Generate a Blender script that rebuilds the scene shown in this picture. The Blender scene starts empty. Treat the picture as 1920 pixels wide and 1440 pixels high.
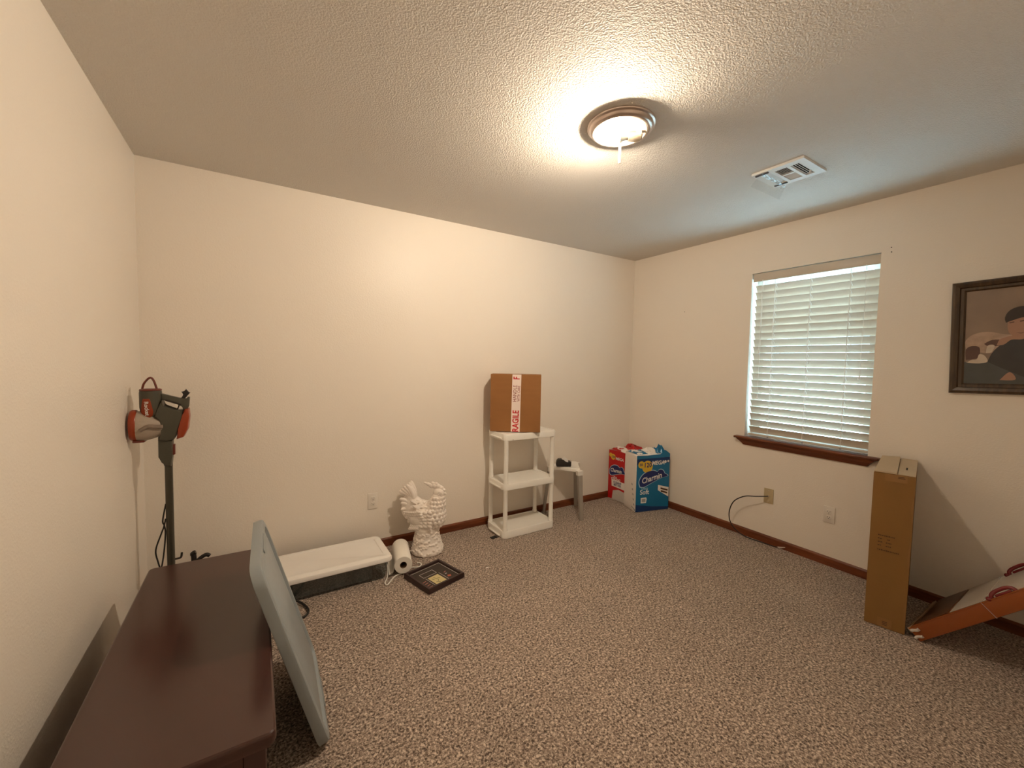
import bpy, bmesh, math, random
from mathutils import Vector, Matrix, noise

random.seed(7)
C = bpy.context.scene.collection
sc = bpy.context.scene
PI = math.pi

# ------------------------------------------------------------------ camera, world, exposure
cam_d = bpy.data.cameras.new('camera')
cam = bpy.data.objects.new('camera', cam_d)
C.objects.link(cam)
cam_d.sensor_fit = 'HORIZONTAL'
cam_d.sensor_width = 36.0
cam_d.lens = 764.685 / 1920.0 * 36.0
cam_d.clip_start = 0.02
YAW, PITCH, ROLL = 0.561, -0.056, 0.018
_f = Vector((math.sin(YAW) * math.cos(PITCH), math.cos(YAW) * math.cos(PITCH), math.sin(PITCH)))
_r = Vector((math.cos(YAW), -math.sin(YAW), 0))
_u = _r.cross(_f)
_r2 = _r * math.cos(ROLL) + _u * math.sin(ROLL)
_u2 = -_r * math.sin(ROLL) + _u * math.cos(ROLL)
cam.matrix_world = Matrix(((_r2.x, _u2.x, -_f.x, 0), (_r2.y, _u2.y, -_f.y, 0), (_r2.z, _u2.z, -_f.z, 1.379), (0, 0, 0, 1)))
sc.camera = cam

world = bpy.data.worlds.new('daylight')
sc.world = world
world.use_nodes = True
bgn = world.node_tree.nodes['Background']
bgn.inputs[0].default_value = (0.50, 0.80, 1.0, 1)      # plain bright overcast sky
bgn.inputs[1].default_value = 13.0

LAMP_STRENGTH = 2450.0
LAMP_COLOR = (1.0, 0.83, 0.635, 1)

sc.view_settings.view_transform = 'Standard'
sc.view_settings.look = 'None'
sc.view_settings.exposure = 0.0
sc.view_settings.gamma = 1.0
sc.view_settings.use_curve_mapping = False
try:
    sc.cycles.use_denoising = True
    sc.cycles.use_adaptive_sampling = True
    sc.cycles.adaptive_threshold = 0.025
    sc.cycles.max_bounces = 7
    sc.cycles.diffuse_bounces = 5
    sc.cycles.transparent_max_bounces = 8
    sc.cycles.sample_clamp_indirect = 30.0
except Exception:
    pass

# ------------------------------------------------------------------ room measures (metres)
XL, XR, YB, YF, H = -0.535, 3.354, 2.975, -0.32, 2.44
WY0, WY1, WZ0, WZ1 = 0.985, 1.775, 0.803, 2.105       # window opening in the right wall
WT = 0.15                                              # wall thickness

# ------------------------------------------------------------------ materials
def _new(name):
    m = bpy.data.materials.new(name)
    m.use_nodes = True
    nt = m.node_tree
    return m, nt, nt.nodes['Principled BSDF']

def mat(name, col, rough=0.5, var=0.06, vscale=9.0, metal=0.0, spec=0.5, bump=0.0, bscale=220.0, bdist=0.002,
        coat=0.0, trans=0.0, alpha=1.0, stretch=(1, 1, 1), detail=3.0, ior=1.45):
    m, nt, b = _new(name)
    N, L = nt.nodes, nt.links
    tc = N.new('ShaderNodeTexCoord')
    mp = N.new('ShaderNodeMapping')
    mp.inputs['Scale'].default_value = stretch
    mp.inputs['Location'].default_value = (0.1372, 0.2913, 0.1731)
    L.new(tc.outputs['Object'], mp.inputs[0])
    nz = N.new('ShaderNodeTexNoise')
    nz.inputs['Scale'].default_value = vscale
    nz.inputs['Detail'].default_value = detail
    L.new(mp.outputs[0], nz.inputs['Vector'])
    mx = N.new('ShaderNodeMix'); mx.data_type = 'RGBA'
    mx.inputs['A'].default_value = (*[max(0, c * (1 - var)) for c in col], 1)
    mx.inputs['B'].default_value = (*[min(1, c * (1 + var)) for c in col], 1)
    L.new(nz.outputs['Fac'], mx.inputs['Factor'])
    L.new(mx.outputs['Result'], b.inputs['Base Color'])
    b.inputs['Roughness'].default_value = rough
    b.inputs['Metallic'].default_value = metal
    b.inputs['Specular IOR Level'].default_value = spec
    b.inputs['Coat Weight'].default_value = coat
    b.inputs['Transmission Weight'].default_value = trans
    b.inputs['Alpha'].default_value = alpha
    b.inputs['IOR'].default_value = ior
    if bump:
        n2 = N.new('ShaderNodeTexNoise')
        n2.inputs['Scale'].default_value = bscale
        n2.inputs['Detail'].default_value = 2.0
        L.new(tc.outputs['Object'], n2.inputs['Vector'])
        bp = N.new('ShaderNodeBump')
        bp.inputs['Strength'].default_value = bump
        bp.inputs['Distance'].default_value = bdist
        L.new(n2.outputs['Fac'], bp.inputs['Height'])
        L.new(bp.outputs[0], b.inputs['Normal'])
    return m

def mat_plaster(name, col, rough, scale, dist, strength, lo, hi, var=0.02, spec=0.4):
    m, nt, b = _new(name)
    N, L = nt.nodes, nt.links
    tc = N.new('ShaderNodeTexCoord')
    nz = N.new('ShaderNodeTexNoise'); nz.inputs['Scale'].default_value = scale; nz.inputs['Detail'].default_value = 2.5
    nz.inputs['Roughness'].default_value = 0.45
    L.new(tc.outputs['Object'], nz.inputs['Vector'])
    rp = N.new('ShaderNodeMapRange'); rp.interpolation_type = 'SMOOTHSTEP'
    rp.inputs['From Min'].default_value = lo; rp.inputs['From Max'].default_value = hi
    L.new(nz.outputs['Fac'], rp.inputs['Value'])
    bp = N.new('ShaderNodeBump'); bp.inputs['Strength'].default_value = strength; bp.inputs['Distance'].default_value = dist
    L.new(rp.outputs[0], bp.inputs['Height'])
    L.new(bp.outputs[0], b.inputs['Normal'])
    n2 = N.new('ShaderNodeTexNoise'); n2.inputs['Scale'].default_value = 1.7
    L.new(tc.outputs['Object'], n2.inputs['Vector'])
    mx = N.new('ShaderNodeMix'); mx.data_type = 'RGBA'
    mx.inputs['A'].default_value = (*[c * (1 - var) for c in col], 1)
    mx.inputs['B'].default_value = (*[min(1, c * (1 + var)) for c in col], 1)
    L.new(n2.outputs['Fac'], mx.inputs['Factor'])
    L.new(mx.outputs['Result'], b.inputs['Base Color'])
    b.inputs['Roughness'].default_value = rough
    b.inputs['Specular IOR Level'].default_value = spec
    return m

def mat_carpet():
    m, nt, b = _new('carpet')
    N, L = nt.nodes, nt.links
    tc = N.new('ShaderNodeTexCoord')
    n1 = N.new('ShaderNodeTexNoise'); n1.inputs['Scale'].default_value = 112; n1.inputs['Detail'].default_value = 3.0
    n1.inputs['Roughness'].default_value = 0.62; n1.inputs['Distortion'].default_value = 0.6
    L.new(tc.outputs['Object'], n1.inputs['Vector'])
    cr = N.new('ShaderNodeValToRGB')
    e = cr.color_ramp.elements
    e[0].position = 0.38; e[0].color = (0.070, 0.048, 0.036, 1)
    e[1].position = 0.63; e[1].color = (0.70, 0.58, 0.475, 1)
    a = e.new(0.44); a.color = (0.215, 0.158, 0.122, 1)
    a = e.new(0.55); a.color = (0.40, 0.312, 0.25, 1)
    L.new(n1.outputs['Fac'], cr.inputs[0])
    n2 = N.new('ShaderNodeTexNoise'); n2.inputs['Scale'].default_value = 3.0; n2.inputs['Detail'].default_value = 4.0
    L.new(tc.outputs['Object'], n2.inputs['Vector'])
    rp = N.new('ShaderNodeMapRange'); rp.inputs['To Min'].default_value = 0.86; rp.inputs['To Max'].default_value = 1.14
    L.new(n2.outputs['Fac'], rp.inputs['Value'])
    mx = N.new('ShaderNodeMix'); mx.data_type = 'RGBA'; mx.blend_type = 'MULTIPLY'; mx.inputs['Factor'].default_value = 1
    L.new(cr.outputs[0], mx.inputs['A']); L.new(rp.outputs[0], mx.inputs['B'])
    L.new(mx.outputs['Result'], b.inputs['Base Color'])
    bp = N.new('ShaderNodeBump'); bp.inputs['Strength'].default_value = 0.8; bp.inputs['Distance'].default_value = 0.006
    L.new(n1.outputs['Fac'], bp.inputs['Height'])
    L.new(bp.outputs[0], b.inputs['Normal'])
    b.inputs['Roughness'].default_value = 0.95
    b.inputs['Specular IOR Level'].default_value = 0.1
    b.inputs['Sheen Weight'].default_value = 0.25
    return m

def mat_wood(name, c1, c2, rough, axis=1, scale=14.0, coat=0.0, spec=0.5):
    m, nt, b = _new(name)
    N, L = nt.nodes, nt.links
    tc = N.new('ShaderNodeTexCoord')
    mp = N.new('ShaderNodeMapping')
    s = [scale] * 3; s[axis] = scale * 0.09
    mp.inputs['Scale'].default_value = s
    L.new(tc.outputs['Object'], mp.inputs[0])
    nz = N.new('ShaderNodeTexNoise'); nz.inputs['Scale'].default_value = 3.0; nz.inputs['Detail'].default_value = 5; nz.inputs['Distortion'].default_value = 0.8
    L.new(mp.outputs[0], nz.inputs['Vector'])
    cr = N.new('ShaderNodeValToRGB')
    cr.color_ramp.elements[0].position = 0.32; cr.color_ramp.elements[0].color = (*c1, 1)
    cr.color_ramp.elements[1].position = 0.68; cr.color_ramp.elements[1].color = (*c2, 1)
    L.new(nz.outputs['Fac'], cr.inputs[0])
    L.new(cr.outputs[0], b.inputs['Base Color'])
    b.inputs['Roughness'].default_value = rough
    b.inputs['Coat Weight'].default_value = coat
    b.inputs['Specular IOR Level'].default_value = spec
    return m

def mat_pane(name, tint=(0.97, 0.99, 0.98), gloss=0.06):
    m = bpy.data.materials.new(name); m.use_nodes = True
    nt = m.node_tree; N, L = nt.nodes, nt.links
    N.remove(N['Principled BSDF'])
    t = N.new('ShaderNodeBsdfTransparent'); t.inputs[0].default_value = (*tint, 1)
    g = N.new('ShaderNodeBsdfGlossy'); g.inputs['Roughness'].default_value = 0.03
    mx = N.new('ShaderNodeMixShader'); mx.inputs[0].default_value = gloss
    L.new(t.outputs[0], mx.inputs[1]); L.new(g.outputs[0], mx.inputs[2])
    L.new(mx.outputs[0], N['Material Output'].inputs[0])
    return m

def mat_emit(name, col, strength):
    m = bpy.data.materials.new(name); m.use_nodes = True
    nt = m.node_tree; N, L = nt.nodes, nt.links
    N.remove(N['Principled BSDF'])
    e = N.new('ShaderNodeEmission'); e.inputs[0].default_value = col; e.inputs[1].default_value = strength
    L.new(e.outputs[0], N['Material Output'].inputs[0])
    return m

M = {}
M['wall'] = mat_plaster('wall_paint', (0.845, 0.775, 0.685), 0.38, 110, 0.0008, 0.30, 0.42, 0.66, spec=0.22)
M['ceil'] = mat_plaster('ceiling_texture', (0.74, 0.70, 0.645), 0.75, 165, 0.0017, 0.9, 0.36, 0.66, spec=0.2)
M['carpet'] = mat_carpet()
M['trimwood'] = mat_wood('stained_trim', (0.10, 0.024, 0.008), (0.21, 0.060, 0.020), 0.35, axis=1, spec=0.4)
M['trimwood_x'] = mat_wood('stained_trim_x', (0.10, 0.024, 0.008), (0.21, 0.060, 0.020), 0.35, axis=0, spec=0.4)
M['darkwood'] = mat('espresso_wood', (0.046, 0.0135, 0.0095), 0.20, var=0.05, vscale=40, spec=1.0, stretch=(1, 0.06, 1))
M['vinyl'] = mat('white_vinyl', (0.85, 0.86, 0.85), 0.4, var=0.02)
M['blind'] = mat('blind_slat', (0.60, 0.53, 0.44), 0.35, var=0.02, vscale=4)
M['cord'] = mat('blind_cord', (0.88, 0.86, 0.82), 0.7, var=0.03)
M['pane'] = mat_pane('window_glass')
M['clear'] = mat_pane('clear_plastic', (0.965, 0.97, 0.97), 0.045)
M['brass'] = mat('fixture_nickel', (0.62, 0.53, 0.48), 0.28, metal=0.85, var=0.05)
M['pan_dull'] = mat('dull_pan', (0.15, 0.10, 0.065), 0.5, var=0.06)
M['panwhite'] = mat('fixture_enamel', (0.80, 0.72, 0.60), 0.35, var=0.03)
M['bulb'] = mat_emit('lit_bulb', LAMP_COLOR, LAMP_STRENGTH)
M['ventw'] = mat('vent_white', (0.78, 0.78, 0.75), 0.45, var=0.04)
M['dark'] = mat('dark_void', (0.015, 0.014, 0.013), 0.9, var=0.1)
M['magnet'] = mat('magnet_strip', (0.03, 0.028, 0.035), 0.5)
M['outlet'] = mat('outlet_plastic', (0.80, 0.74, 0.66), 0.35, var=0.02)
M['ivory'] = mat('ivory_plate', (0.50, 0.40, 0.24), 0.4, var=0.03)
M['black'] = mat('black_rubber', (0.020, 0.017, 0.016), 0.45, var=0.15)
M['white_pl'] = mat('white_plastic', (0.88, 0.85, 0.79), 0.38, var=0.03, bump=0.08, bscale=300)
M['card'] = mat('cardboard', (0.29, 0.125, 0.036), 0.75, var=0.10, vscale=5, stretch=(1, 1, 6), bump=0.15, bscale=120)
M['card2'] = mat('scuffed_cardboard', (0.24, 0.120, 0.028), 0.62, var=0.16, vscale=6, stretch=(1, 1, 0.4), bump=0.25, bscale=60, bdist=0.003)
M['cardtop'] = mat('pale_cardboard', (0.52, 0.40, 0.27), 0.8, var=0.08, vscale=7, bump=0.2, bscale=70)
M['tape_clear'] = mat('packing_tape', (0.30, 0.16, 0.06), 0.2, var=0.08)
M['ink'] = mat('dark_ink', (0.085, 0.040, 0.016), 0.8)
M['tapewhite'] = mat('fragile_tape', (0.86, 0.74, 0.68), 0.3, var=0.03)
M['red_ink'] = mat('red_ink', (0.55, 0.012, 0.018), 0.4)
M['dkred_ink'] = mat('dark_red_ink', (0.26, 0.03, 0.03), 0.4)
M['ceramic'] = mat('glazed_ceramic', (0.88, 0.80, 0.73), 0.24, var=0.05, vscale=14, bump=0.12, bscale=90, bdist=0.003, coat=0.3)
M['paper'] = mat('paper_towel', (0.86, 0.82, 0.75), 0.9, var=0.03, bump=0.35, bscale=260)
M['tube'] = mat('cardboard_core', (0.16, 0.10, 0.06), 0.9)
M['frame_dk'] = mat('black_cherry_frame', (0.030, 0.012, 0.011), 0.28, var=0.2)
M['mat_dk'] = mat('dark_mat_board', (0.040, 0.028, 0.022), 0.6, var=0.3, vscale=25)
M['liner'] = mat('silver_liner', (0.58, 0.52, 0.48), 0.4)
M['yellow_card'] = mat('cream_card', (0.62, 0.52, 0.26), 0.7, var=0.12, vscale=60)
M['olive'] = mat('olive_ink', (0.22, 0.20, 0.09), 0.7)
M['rose'] = mat('rose_ink', (0.38, 0.16, 0.13), 0.6)
M['brightred'] = mat('orange_red_print', (0.50, 0.13, 0.07), 0.6)
M['bin_lid'] = mat('bin_lid_white', (0.86, 0.83, 0.79), 0.35, var=0.03, bump=0.1, bscale=200)
M['bin_body'] = mat_pane('smoky_bin_plastic', (0.78, 0.81, 0.81), 0.12)
M['fabric_dk'] = mat('dark_fabric', (0.14, 0.16, 0.165), 0.8, var=0.5, vscale=14, bump=0.4, bscale=30, bdist=0.008)
M['greylid'] = mat('grey_tote_lid', (0.275, 0.305, 0.315), 0.42, var=0.05, bump=0.1, bscale=200)
M['vacgrey'] = mat('gunmetal_plastic', (0.075, 0.069, 0.050), 0.34, var=0.08, spec=0.45)
M['vacorange'] = mat('vac_orange', (0.30, 0.045, 0.012), 0.3, var=0.08)
M['vacdark'] = mat('vac_dark', (0.035, 0.026, 0.022), 0.4)
M['vacred'] = mat('vac_dark_red', (0.15, 0.030, 0.018), 0.35)
M['dustcup'] = mat('dusty_clear_cup', (0.44, 0.36, 0.29), 0.25, var=0.15, vscale=18, alpha=0.93)
M['dust'] = mat('grey_dust', (0.25, 0.19, 0.15), 0.95, var=0.3, vscale=30)
M['label_white'] = mat('white_print', (0.85, 0.82, 0.78), 0.5, var=0.02)
M['polegrey'] = mat('pole_grey', (0.085, 0.078, 0.060), 0.3, metal=0.5)
M['stoolleg'] = mat('stool_grey', (0.38, 0.345, 0.30), 0.4, var=0.04)
M['bagwhite'] = mat('bag_white', (0.86, 0.80, 0.74), 0.35, var=0.05, vscale=12, bump=0.5, bscale=22, bdist=0.006)
M['bagblue'] = mat('bag_blue', (0.008, 0.16, 0.33), 0.28, var=0.12, vscale=4, bump=0.4, bscale=18, bdist=0.004)
M['bagdkblue'] = mat('bag_deep_blue', (0.006, 0.035, 0.14), 0.3, var=0.1, vscale=4)
M['navy'] = mat('navy_print', (0.012, 0.022, 0.13), 0.4)
M['paleblue'] = mat('pale_blue_print', (0.42, 0.58, 0.70), 0.4)
M['yellow'] = mat('yellow_print', (0.72, 0.47, 0.04), 0.4)
M['bagred'] = mat('bag_red', (0.50, 0.010, 0.012), 0.3, var=0.18, vscale=5, bump=0.4, bscale=18, bdist=0.004)
M['greyprint'] = mat('grey_print', (0.35, 0.35, 0.35), 0.5)
M['walnut'] = mat_wood('picture_frame_wood', (0.034, 0.017, 0.006), (0.080, 0.044, 0.018), 0.32, axis=2, scale=20)
M['ph_bg'] = mat('photo_backdrop', (0.25, 0.175, 0.125), 0.45, var=0.42, vscale=5.5)
M['ph_dark'] = mat('photo_dark_cloth', (0.040, 0.034, 0.032), 0.45, var=0.3, vscale=14)
M['ph_hair'] = mat('photo_dark_hair', (0.034, 0.022, 0.017), 0.45, var=0.3, vscale=30)
M['ph_skin'] = mat('photo_skin', (0.37, 0.20, 0.13), 0.45, var=0.12, vscale=18)
M['ph_shade'] = mat('photo_features', (0.11, 0.055, 0.038), 0.45)
M['ph_fur'] = mat('photo_pale_fur', (0.42, 0.29, 0.21), 0.45, var=0.45, vscale=26)
M['ph_pale'] = mat('photo_pale_fabric', (0.56, 0.46, 0.36), 0.45, var=0.2, vscale=30)
M['ph_brown'] = mat('photo_brown', (0.10, 0.048, 0.035), 0.45, var=0.3, vscale=16)
M['ph_teal'] = mat('photo_grey_cloth', (0.070, 0.070, 0.064), 0.45, var=0.25, vscale=12)
M['slab_orange'] = mat('orange_board', (0.28, 0.070, 0.012), 0.18, var=0.18, vscale=7, coat=0.5)
M['slab_white'] = mat('white_board', (0.60, 0.53, 0.45), 0.3, var=0.06, vscale=3)
M['slab_brown'] = mat('printed_brown', (0.12, 0.055, 0.025), 0.35, var=0.5, vscale=16)
M['slab_red'] = mat('dark_red_clip', (0.17, 0.018, 0.020), 0.2)
M['kraft'] = mat('kraft_edge', (0.42, 0.30, 0.19), 0.8)
M['film'] = mat('shrink_film', (0.62, 0.57, 0.52), 0.15, var=0.1, bump=0.6, bscale=40, bdist=0.01)

# ------------------------------------------------------------------ mesh helpers
def bm_new():
    return bmesh.new()

def box(bm, x0, x1, y0, y1, z0, z1, mtx=None, bev=0.0, seg=2):
    vs = [Vector((x, y, z)) for z in (z0, z1) for y in (y0, y1) for x in (x0, x1)]
    if mtx is not None:
        vs = [mtx @ v for v in vs]
    if bev:
        t = bmesh.new()
        v = [t.verts.new(q) for q in vs]
        for f in ((0, 2, 3, 1), (4, 5, 7, 6), (0, 1, 5, 4), (2, 6, 7, 3), (1, 3, 7, 5), (0, 4, 6, 2)):
            t.faces.new([v[i] for i in f])
        bmesh.ops.bevel(t, geom=t.edges[:], offset=bev, segments=seg, affect='EDGES', profile=0.5, clamp_overlap=True)
        merge(bm, t)
        return
    v = [bm.verts.new(q) for q in vs]
    for f in ((0, 2, 3, 1), (4, 5, 7, 6), (0, 1, 5, 4), (2, 6, 7, 3), (1, 3, 7, 5), (0, 4, 6, 2)):
        bm.faces.new([v[i] for i in f])

def merge(bm, other):
    me = bpy.data.meshes.new('tmp')
    other.to_mesh(me); other.free()
    bm.from_mesh(me)
    bpy.data.meshes.remove(me)

def loft(bm, rings, cap=True, closed=False):
    R = [[bm.verts.new(q) for q in ring] for ring in rings]
    n = len(R[0])
    rng = range(len(R)) if closed else range(len(R) - 1)
    for i in rng:
        a, b = R[i], R[(i + 1) % len(R)]
        for j in range(n):
            k = (j + 1) % n
            bm.faces.new((a[j], a[k], b[k], b[j]))
    if cap and not closed:
        bm.faces.new(list(reversed(R[0])))
        bm.faces.new(R[-1])

def prism(bm, pts, d0, d1, axes='xz', bev=0.0, seg=2):
    """outline pts in a plane, extruded along the third axis from d0 to d1"""
    def P(a, b, d):
        return {'xz': Vector((a, d, b)), 'xy': Vector((a, b, d)), 'yz': Vector((d, a, b))}[axes]
    t = bmesh.new()
    v0 = [t.verts.new(P(a, b, d0)) for a, b in pts]
    v1 = [t.verts.new(P(a, b, d1)) for a, b in pts]
    n = len(pts)
    f0 = t.faces.new(v0); f1 = t.faces.new(list(reversed(v1)))
    for j in range(n):
        k = (j + 1) % n
        t.faces.new((v0[k], v0[j], v1[j], v1[k]))
    if bev:
        ed = set(f0.edges) | set(f1.edges)
        bmesh.ops.bevel(t, geom=list(ed), offset=bev, segments=seg, affect='EDGES', profile=0.5, clamp_overlap=True)
    bmesh.ops.recalc_face_normals(t, faces=t.faces[:])
    merge(bm, t)

def rrect(w, h, r, n=5, cx=0.0, cy=0.0):
    out = []
    for (sx, sy, a0) in ((1, 1, 0), (-1, 1, 90), (-1, -1, 180), (1, -1, 270)):
        for i in range(n + 1):
            a = math.radians(a0 + 90 * i / n)
            out.append((cx + sx * (w / 2 - r) + r * math.cos(a), cy + sy * (h / 2 - r) + r * math.sin(a)))
    return out

def tube(bm, pts, r, seg=8, radii=None, flat=None, closed=False):
    pts = [Vector(p) for p in pts]
    n = len(pts)
    if radii is None:
        radii = [r] * n
    T = []
    for i in range(n):
        if closed:
            d = pts[(i + 1) % n] - pts[i - 1]
        else:
            d = pts[min(i + 1, n - 1)] - pts[max(i - 1, 0)]
        T.append(d.normalized())
    up = Vector((0, 0, 1)) if abs(T[0].z) < 0.9 else Vector((1, 0, 0))
    if flat is not None:
        up = Vector(flat[0])
    a = (up - T[0] * up.dot(T[0])).normalized()
    rings = []
    for i in range(n):
        a = (a - T[i] * a.dot(T[i])).normalized()
        b = T[i].cross(a)
        k = flat[1] if flat is not None else 1.0
        rings.append([pts[i] + (a * math.cos(2 * PI * j / seg) * k + b * math.sin(2 * PI * j / seg)) * radii[i] for j in range(seg)])
    loft(bm, rings, closed=closed)

def smooth_path(pts, n=6):
    P = [Vector(p) for p in pts]
    out = []
    for i in range(len(P) - 1):
        p0, p1, p2, p3 = P[max(i - 1, 0)], P[i], P[i + 1], P[min(i + 2, len(P) - 1)]
        for k in range(n):
            t = k / n
            out.append(0.5 * ((2 * p1) + (p2 - p0) * t + (2 * p0 - 5 * p1 + 4 * p2 - p3) * t * t + (3 * p1 - p0 - 3 * p2 + p3) * t ** 3))
    out.append(P[-1])
    return out

def lathe(bm, prof, seg=32, c=(0, 0, 0), mtx=None):
    rings = []
    for r, z in prof:
        ring = [Vector((c[0] + r * math.cos(2 * PI * j / seg), c[1] + r * math.sin(2 * PI * j / seg), c[2] + z)) for j in range(seg)]
        if mtx is not None:
            ring = [mtx @ v for v in ring]
        rings.append(ring)
    loft(bm, rings)

_SPH = {}
def ball(bm, c, r, seg=12, rot=None):
    if seg not in _SPH:
        nv = max(6, seg * 2 // 3)
        V = [Vector((0, 0, 1))]
        for i in range(1, nv):
            th = PI * i / nv
            V += [Vector((math.sin(th) * math.cos(2 * PI * j / seg), math.sin(th) * math.sin(2 * PI * j / seg), math.cos(th))) for j in range(seg)]
        V.append(Vector((0, 0, -1)))
        F = [(0, 1 + j, 1 + (j + 1) % seg) for j in range(seg)]
        for i in range(nv - 2):
            a, b = 1 + i * seg, 1 + (i + 1) * seg
            F += [(a + j, b + j, b + (j + 1) % seg, a + (j + 1) % seg) for j in range(seg)]
        e = len(V) - 1; a = 1 + (nv - 2) * seg
        F += [(e, a + (j + 1) % seg, a + j) for j in range(seg)]
        _SPH[seg] = (V, F)
    V, F = _SPH[seg]
    rad = (r, r, r) if not hasattr(r, '__len__') else r
    m = Matrix.Translation(Vector(c))
    if rot is not None:
        m = m @ rot
    m = m @ Matrix.Diagonal((*rad, 1))
    vs = [bm.verts.new(m @ v) for v in V]
    for f in F:
        bm.faces.new([vs[i] for i in f])

def finish(name, bm, material, parent=None, smooth=None, label=None, fix=True):
    if fix:
        bmesh.ops.recalc_face_normals(bm, faces=bm.faces[:])
    me = bpy.data.meshes.new(name)
    bm.to_mesh(me); bm.free()
    if smooth is not None:
        for p in me.polygons:
            p.use_smooth = len(p.vertices) <= 6
        me.set_sharp_from_angle(angle=math.radians(smooth))
    me.materials.append(M[material] if isinstance(material, str) else material)
    o = bpy.data.objects.new(name, me)
    C.objects.link(o)
    if parent is not None:
        o.parent = parent
    if label:
        o['label'] = label
    return o

def tag(o, label, cat, group=None, kind=None):
    o['label'] = label; o['category'] = cat
    if group: o['group'] = group
    if kind: o['kind'] = kind
    return o

def thing(name, label, cat, loc=(0, 0, 0), rotz=0.0, group=None, kind=None):
    o = bpy.data.objects.new(name, None)
    o.empty_display_size = 0.05
    C.objects.link(o)
    o.location = loc; o.rotation_euler = (0, 0, rotz)
    return tag(o, label, cat, group, kind)

def struct(name, bm, material, label, cat, smooth=None):
    o = finish(name, bm, material, None, smooth)
    return tag(o, label, cat, kind='structure')

def place(o, org, ex, ey):
    ex = Vector(ex).normalized(); ey = Vector(ey)
    ey = (ey - ex * ey.dot(ex)).normalized(); ez = ex.cross(ey)
    m = Matrix.Identity(4)
    for i in range(3):
        m[i][0], m[i][1], m[i][2], m[i][3] = ex[i], ey[i], ez[i], org[i]
    o.matrix_local = m
    return o

def text(name, body, material, parent, size, org, ex, ey, align='CENTER', off=0.0, shear=0.0, ext=0.0004, sx=1.0):
    cu = bpy.data.curves.new(name, 'FONT')
    cu.body = body; cu.size = size; cu.extrude = ext; cu.offset = off; cu.shear = shear
    cu.align_x = align; cu.align_y = 'CENTER'; cu.resolution_u = 3
    t = bpy.data.objects.new(name, cu)
    C.objects.link(t)
    dg = bpy.context.evaluated_depsgraph_get()
    me = bpy.data.meshes.new_from_object(t.evaluated_get(dg))
    bpy.data.objects.remove(t); bpy.data.curves.remove(cu)
    if sx != 1.0:
        for v in me.vertices:
            v.co.x *= sx
    me.name = name
    me.materials.clear(); me.materials.append(M[material])
    o = bpy.data.objects.new(name, me)
    C.objects.link(o); o.parent = parent
    return place(o, org, ex, ey)

def flat(name, pts, material, parent, org, ex, ey, t=0.0006, lift=0.0):
    """a thin printed patch: outline pts in the local x/y of a face"""
    bm = bm_new()
    prism(bm, pts, lift, lift + t, 'xy')
    o = finish(name, bm, material, parent)
    return place(o, org, ex, ey)

# ------------------------------------------------------------------ the room shell
bm = bm_new(); box(bm, XL - WT, XR + WT, YF - WT, YB + WT, -0.10, 0.0)
struct('floor', bm, 'carpet', 'speckled brown and tan carpet floor', 'floor')
bm = bm_new(); box(bm, XL - WT, XR + WT, YF - WT, YB + WT, H, H + 0.12)
struct('ceiling', bm, 'ceil', 'off-white textured ceiling', 'ceiling')
bm = bm_new(); box(bm, XL - WT, XR + WT, YB, YB + WT, 0, H)
struct('wall_back', bm, 'wall', 'long cream wall behind the shelf and rooster', 'wall')
bm = bm_new(); box(bm, XL - WT, XL, YF, YB, 0, H)
struct('wall_left', bm, 'wall', 'cream wall beside the dark chest and vacuum', 'wall')
bm = bm_new(); box(bm, XL - WT, XR + WT, YF - WT, YF, 0, H)
struct('wall_front', bm, 'wall', 'cream wall behind the viewer', 'wall')
bm = bm_new()
box(bm, XR, XR + WT, YF, WY0, 0, H); box(bm, XR, XR + WT, WY1, YB, 0, H)
box(bm, XR, XR + WT, WY0, WY1, 0, WZ0); box(bm, XR, XR + WT, WY0, WY1, WZ1, H)
struct('wall_right', bm, 'wall', 'cream wall with the window in it', 'wall')

def baseboard(name, p0, p1, nrm, material, label):
    p0, p1, nrm = Vector(p0), Vector(p1), Vector(nrm)
    prof = [(0, 0), (0.012, 0), (0.012, 0.050), (0.009, 0.056), (0.006, 0.0605), (0, 0.062)]
    bm = bm_new()
    loft(bm, [[p + nrm * a + Vector((0, 0, b)) for a, b in prof] for p in (p0, p1)])
    struct(name, bm, material, label, 'baseboard')
baseboard('baseboard_back', (XL, YB, 0), (XR, YB, 0), (0, -1, 0), 'trimwood_x', 'reddish brown wooden baseboard along the long back wall')
baseboard('baseboard_right', (XR, YF, 0), (XR, YB - 0.012, 0), (-1, 0, 0), 'trimwood', 'reddish brown wooden baseboard under the window')
baseboard('baseboard_left', (XL, YF, 0), (XL, YB - 0.012, 0), (1, 0, 0), 'trimwood', 'reddish brown wooden baseboard behind the dark chest')

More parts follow.
